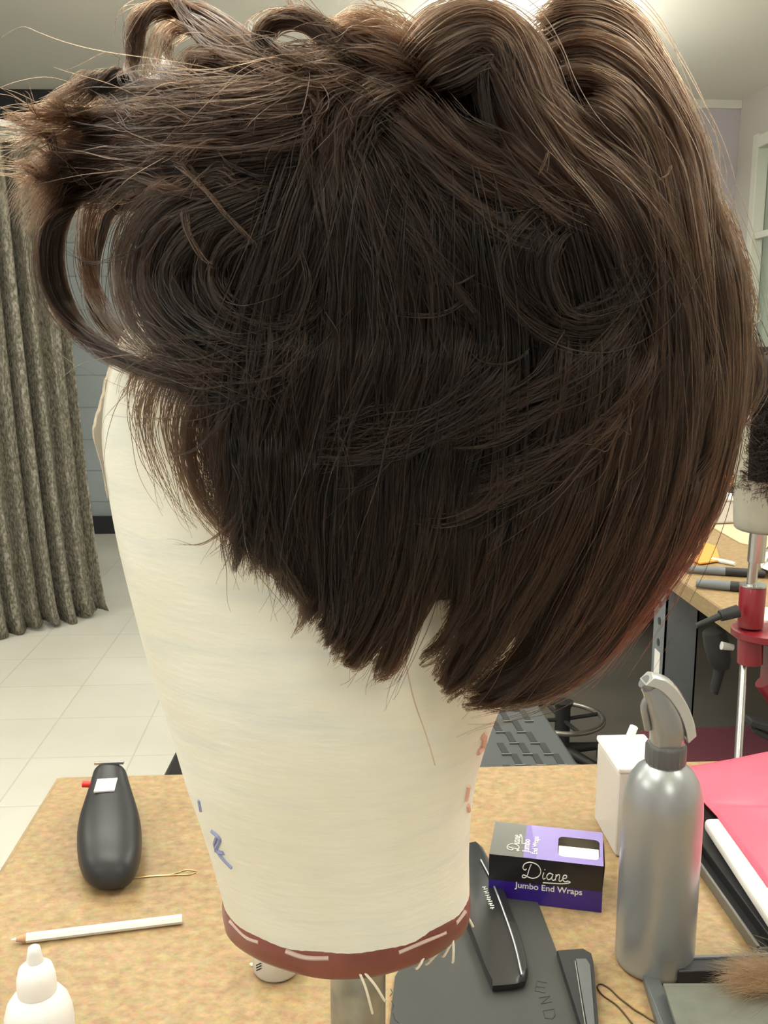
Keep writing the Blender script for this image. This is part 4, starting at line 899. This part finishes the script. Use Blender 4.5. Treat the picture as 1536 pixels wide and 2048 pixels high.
# ------------------------------------------------------------------ second head clamped at the right
def second_head():
    xh, yh = .615, 1.445
    hp = P(1532, 1062, y=yh); xh = hp[0]; zb_ = hp[2]
    t = thing('canvas_wig_block', 'greyish canvas wig block on a metal post at the right edge', 'wig block', (xh, yh, zb_))
    prof = [(.036, 0), (.046, .003), (.050, .012), (.052, .05), (.054, .10), (.055, .16), (.054, .21), (.050, .24), (.040, .265), (.02, .275)]
    Q = crom([(r, z, 0) for r, z in prof], 30)
    mesh('canvas_body', *lathe((xh, yh, zb_), [(q[0], q[1]) for q in Q], 48, sx=1.0), mat('dusty canvas', (.38, .36, .29), .7, noise=30, col2=(.31, .30, .25)), t, smooth=True, auto=60)
    pins = [(1484, 782), (1497, 804), (1481, 806), (1493, 850)]
    # strip of lighter face tape with pins
    pp = []
    for u, v in pins:
        p = P(u, v, y=yh-.040); pp.append(tube([p, p+np.array([.006, -.006, .001])], .0012, 6))
    for q in pp: mesh('pin', *q, M['ink'], t)
    w2 = thing('wig', 'near black curly wig on the far block at the right edge', 'wig', (xh, yh, zb_+.1)); out = []; tn = []
    hc = np.array([xh+.010, yh+.005, zb_+.160])
    for k in range(9000):
        d = rng.normal(size=3); d /= np.linalg.norm(d)
        if d[2] < -.75: continue
        if -.95*d[0]+.25*d[1] > .76 and -.55 < d[2] < .60: continue
        b = np.array([.062, .070, .125]); p0 = hc+d*b*.78; tan = np.cross(d, rng.normal(size=3)*.5+np.array([0, 1, 0])); tan /= np.linalg.norm(tan); r = rng.uniform(.008, .016)
        s = np.linspace(0, 1, 10)[:, None]; out.append(p0+d*b*.30*s+np.array([0, 0, -.02])*s*s+r*(np.sin(5*s)*tan+(1-np.cos(5*s))*d*.5)); tn.append(rng.uniform(0, .2))
    curves_obj('hair', [(np.array(out), np.array(tn), .00045)], M['hair'], w2)
    cv, cf = lathe((xh, yh, zb_), [(q[0]+.0025, q[1]+.001) for q in Q if q[1] > .07], 48); keep = []
    for f in cf:
        c_ = cv[list(f)].mean(0)-np.array([xh, yh, zb_]); r_ = np.hypot(c_[0], c_[1])+1e-6
        if len(f) > 4:
            if c_[2] > .2: keep.append(f)
            continue
        if not (-.95*c_[0]/r_+.25*c_[1]/r_ > .72 and c_[2] < .225): keep.append(f)
    mesh('wig_cap', cv, keep, M['cap'], w2, smooth=True, auto=180)
    # holder: chrome post, red lacquered clamp, handle, screw rod
    zt = P(1512, 1172, y=yh)[2]; zl = P(1512, 1252, y=yh)[2]
    c = thing('table_clamp_holder', 'red lacquered wig block clamp with chrome post and black lever', 'clamp', (xh, yh, zl-.02))
    mesh('post', *join([tube([(xh-.012, yh, zb_-.002), (xh-.013, yh, zb_-.050)], .0135, 24), tube([(xh-.016, yh, zb_-.05), (xh-.018, yh, zt-.01)], .008, 20)]), M['chrome'], c, smooth=True)
    xs = P(1504, 1200, y=yh)[0]
    mesh('red_socket', *lathe((xs, yh, 0), [(.020, zl), (.0205, zt-.002), (.019, zt), (.008, zt+.001)], 32), M['red'], c, smooth=True)
    mesh('socket_cap', *lathe((xs, yh, 0), [(.021, zt+.0005), (.021, zt+.003), (.006, zt+.004)], 32), M['chrome'], c, smooth=True)
    plz = zl-.004
    mesh('jaw', *join([lathe((xs+.025, yh, 0), [(.045, plz-.016), (.052, plz-.012), (.052, plz-.002), (.046, plz)], 36), tube([(xs+.002, yh, plz-.016), (xs+.004, yh, plz-.058)], [.020, .020], 20), box_vf((xs+.045, yh, plz-.055), (.03, .03, .085)), tube([(xs+.03, yh, plz-.09), (xs+.06, yh, plz-.13)], .016, 14)]), M['red'], c, smooth=True)
    k0 = P(1476, 1222, y=yh-.02); k1 = P(1440, 1232, y=yh-.02); k2 = P(1392, 1252, y=yh-.02)
    mesh('lever', *join([tube([k0, k1], [.0105, .009], 14), tube([k1, k2], [.0055, .0045], 12)]), M['mattblack'], c, smooth=True)
    r0 = P(1488, 1322, y=yh+.01); r1 = P(1476, 1520, y=yh-.06)
    mesh('screw_rod', *tube([r0, r1, P(1470, 1640, y=yh-.10)], .0065, 14), M['chrome'], c, smooth=True)
    # black hair dryer hanging under the bench edge
    h = P(1440, 1290, y=1.7)
    d = thing('hair_dryer', 'black hair dryer hanging handle down under the bench corner', 'hair dryer', h)
    mesh('barrel', *tube([P(1428, 1262, y=1.7), P(1434, 1290, y=1.7), P(1440, 1320, y=1.7), P(1444, 1336, y=1.7)], [.022, .024, .021, .015], 20), M['mattblack'], d, smooth=True)
    mesh('handle', *tube([P(1440, 1330, y=1.7), P(1434, 1360, y=1.7), P(1426, 1386, y=1.7)], [.012, .0095, .009], 14), M['mattblack'], d, smooth=True)
    mesh('silver_cap', *tube([P(1443, 1291, y=1.67), P(1466, 1295, y=1.67)], [.008, .006], 12), M['silverfoil'], d, smooth=True)
    b = P(1522, 1448, y=1.45); bb = thing('dark_bracket', 'small dark metal bracket low at the right edge', 'bracket', b)
    mesh('bracket', *join([box_vf(tuple(b), (.05, .03, .012), R=Matrix.Rotation(.3, 3, 'Y')), box_vf(tuple(b+np.array([.005, .0, -.018])), (.04, .02, .010), R=Matrix.Rotation(.5, 3, 'Y'))]), M['mattblack'], bb, bevel=.003)
second_head()

# ------------------------------------------------------------------ clutter on the far bench
def flat(name, label, cat, q, z, th, m, group=None):
    pts = [T(u, v, z) for u, v in q]; V, Fc = loft([np.array([(p[0], p[1], zz) for p in pts]) for zz in (z-th, z)])
    o = mesh(name, V, Fc, m); o.location = (0, 0, 0); return top(o, label, cat, group)
flat('tan_envelope', 'large tan paper envelope lying flat on the bench', 'envelope', [(1400, 1040), (1480, 1085), (1600, 1110), (1560, 1040)], TZ+.003, .0025, M['tan'])
flat('orange_folder', 'orange folder corner lying on the bench beside the hair', 'folder', [(1392, 1078), (1384, 1118), (1400, 1126), (1440, 1120), (1432, 1092)], TZ+.0062, .003, M['orange'])
flat('white_pad', 'white paper pad at the right edge of the bench', 'paper pad', [(1524, 1214), (1521, 1240), (1600, 1244), (1600, 1216)], TZ+.006, .005, M['paper'])
mg = [([(1405, 990), (1470, 1000), (1480, 972), (1425, 962)], .012, .010, M['paper'], 'white magazine lowest in the pile beside the far block'),
      ([(1412, 978), (1468, 984), (1474, 962), (1424, 955)], .018, .0055, M['mattblack'], 'black covered booklet in the pile beside the far block'),
      ([(1420, 962), (1466, 970), (1470, 950), (1426, 944)], .024, .0055, M['orange'], 'orange covered booklet topmost in the pile beside the far block')]
for q, z, th, m, lb in mg: flat('magazine', lb, 'magazine', q, TZ+z, th, m, 'magazines piled on the bench')
def bin_():
    a = T(1402, 1040); b = T(1468, 1062); c = (a+b)/2
    t = thing('storage_box', 'pale see-through plastic storage box on the bench behind the wig', 'storage box', (c[0], c[1]+.05, TZ))
    ang = math.atan2(b[1]-a[1], b[0]-a[0])
    mesh('box_body', *box_vf((c[0], c[1]+.06, TZ+.035), (.13, .11, .06), ang), M['wrap'], t, bevel=.006)
    mesh('box_lid', *box_vf((c[0], c[1]+.06, TZ+.071), (.14, .12, .010), ang), M['white'], t, bevel=.003)
bin_()
def rod(name, label, cat, a, b, r, m, tip=None):
    A = T(*a, TZ+r); B = T(*b, TZ+r); t = thing(name, label, cat, ((A[0]+B[0])/2, (A[1]+B[1])/2, TZ))
    d = (B-A); mesh('barrel', *tube([A, A+d*.5], [r*.8, r], 14), tip or M['steel'], t, smooth=True); mesh('handle', *tube([A+d*.501, A+d*.8, B], [r, r, r*.8], 14), m, t, smooth=True)
rod('curling_iron', 'dark curling iron lying across the bench, the farther of two', 'curling iron', (1372, 1138), (1530, 1148), .009, M['mattblack'])
rod('curling_iron', 'dark curling iron lying across the bench, the nearer of two', 'curling iron', (1392, 1166), (1530, 1178), .010, M['mattblack'])
rod('marker_pen', 'silver marker pen lying beside the orange folder', 'pen', (1424, 1118), (1470, 1128), .005, M['silverfoil'], M['white'])
def foil():
    c = T(1535, 1150); V, Fc = lathe((c[0]+.02, c[1], TZ+.03), [(.004, -.029), (.03, -.026), (.042, -.01), (.04, .012), (.022, .026), (.003, .03)], 22)
    V = V+rng.normal(0, .004, V.shape); V[:, 2] = np.maximum(V[:, 2], TZ+.001)
    top(mesh('foil_ball', V, Fc, M['chrome']), 'crumpled silver foil at the right edge of the bench', 'foil')
foil()

# ------------------------------------------------------------------ floor things behind the table
def slotted_seat():
    zs = .45; q = [(1062, 1385), (1178, 1560), (1230, 1660), (900, 1640), (935, 1560), (990, 1385)]
    A = T(1030, 1390, zs); 
    pts = [T(u, v, zs) for u, v in q]
    c = np.mean(pts, 0); t = thing('slotted_chair', 'dark grey plastic chair with a slotted seat behind the front table', 'chair', (c[0], c[1], 0))
    mesh('seat', *loft([np.array([(p[0], p[1], z) for p in pts]) for z in (zs-.025, zs)]), M['stoolgrey'], t, bevel=.006, seg=3)
    sl = []; hi = []
    for r_ in range(9):
        for k in range(5):
            v = 1398+r_*22.; u = 985+k*42+(r_ % 2)*21+(v-1398)*.28-10
            right = 1062+(v-1385)*.66-14; left = 990-(v-1385)*.31+12
            if not (left < u < right-16): continue
            p = T(u, v, zs+.0006); p2 = T(u+12, v+20, zs+.0006); dxy = (p2-p)[:2]; ang = math.atan2(dxy[1], dxy[0])
            sl.append(box_vf(tuple((p+p2)/2), (np.linalg.norm(dxy), .013, .0012), ang)); 
            m_ = T(u+14, v+22, zs+.002); hi.append(box_vf(tuple(m_), (.020, .004, .003), 0))
    st_ = mesh('seat_slots', *join(sl), M['slot'], t); wr = mat('grey ridge highlight', (.16, .165, .16), .4)
    for q in hi: mesh('weave_ridge_highlight', *q, wr, t, bevel=.001)  # ridges coloured paler to stand for highlights beside the slots
    for dx, dy in ((-.08, -.07), (.09, -.09), (-.03, .12), (.06, .12)):
        mesh('leg', *tube([(c[0]+dx, c[1]+dy, zs-.02), (c[0]+dx*1.3, c[1]+dy*1.3, .002)], .010, 12), M['mattblack'], t, smooth=True)
slotted_seat()
def stool():
    c = P(1125, 1442, z=.16)
    t = thing('rolling_stool', 'black stool base with a ring foot rest on the floor behind', 'stool', (c[0], c[1], 0))
    a = np.linspace(0, 2*math.pi, 49); R = .115
    mesh('foot_ring', *tube([(c[0]+R*math.cos(q), c[1]+R*math.sin(q), .17) for q in a], .0075, 10), mat('grey ring', (.30, .28, .26), .3, metal=.8), t, smooth=True)
    mesh('column', *tube([(c[0], c[1], .05), (c[0], c[1], .20), (c[0], c[1], .22)], [.022, .022, .03], 20), M['mattblack'], t, smooth=True)
    for q in (.2, 1.77, 3.3, 4.9): mesh('spoke', *tube([(c[0], c[1], .165), (c[0]+R*math.cos(q), c[1]+R*math.sin(q), .17)], .006, 8), M['mattblack'], t, smooth=True)
    for q in np.arange(5)*1.2566+.4:
        e = (c[0]+.15*math.cos(q), c[1]+.15*math.sin(q)); mesh('leg', *tube([(c[0], c[1], .075), (*e, .055)], [.018, .011], 10), M['mattblack'], t, smooth=True)
        mesh('caster', *tube([(e[0]-.01, e[1], .0255), (e[0]+.01, e[1], .0255)], .025, 16), M['mattblack'], t, smooth=True)
stool()
o = mesh('black_bag', *box_vf(tuple(P(1240, 1590, z=.05)), (.12, .08, .098), .3), M['mattblack'], None, bevel=.03, seg=4); top(o, 'small black bag on the floor beside the slotted chair', 'bag')
o = mesh('maroon_cushion', *box_vf(tuple(P(1530, 1548, z=.42)), (.42, .30, .08)), M['maroon'], None, bevel=.02, seg=3)
mb = thing('maroon_bench', 'low maroon padded bench behind the pink sheet', 'bench', (*P(1530, 1548, z=.42)[:2], 0)); o.parent = mb; o.data.transform(Matrix.Translation(-Vector(mb.location))); o.name = 'seat_cushion'
for sx in (-.18, .18):
    for sy in (-.12, .12): mesh('leg', *tube([(mb.location.x+sx, mb.location.y+sy, .001), (mb.location.x+sx, mb.location.y+sy, .385)], .014, 12), M['mattblack'], mb, smooth=True)
p = P(1330, 1238, z=.12)
fb = thing('floor_cabinet', 'low dark cabinet on the floor below the bench far end', 'cabinet', (p[0]+.35, p[1]+.5, 0))
mesh('body', *box_vf((p[0]+.35, p[1]+.5, .32), (1.9, .45, .40)), M['mattblack'], fb, bevel=.005); mesh('shelf_edge', *box_vf((p[0]+.35, p[1]+.265, .135), (1.9, .03, .05)), mat('pale edge', (.35, .34, .32), .5), fb)
mesh('plinth', *box_vf((p[0]+.35, p[1]+.5, .055), (1.8, .40, .108)), M['mattblack'], fb)
o = mesh('yellow_tag', *box_vf(tuple(P(1270, 1288, z=.002)), (.09, .06, .003), .2), M['yellow']); top(o, 'small yellow tag on the floor under the bench', 'tag')
p = P(356, 1540, z=.04); o = mesh('door_stop', *loft([np.array([(p[0]-.05, p[1]-.05, .001), (p[0]+.07, p[1]-.05, .001), (p[0]+.07, p[1]+.05, .001), (p[0]-.05, p[1]+.05, .001)]), np.array([(p[0]+.0, p[1]-.03, .10), (p[0]+.06, p[1]-.03, .10), (p[0]+.06, p[1]+.03, .10), (p[0]+.0, p[1]+.03, .10)])]), M['mattblack'], None, bevel=.006)
top(o, 'small black wedge on the floor just behind the left table edge', 'door stop')
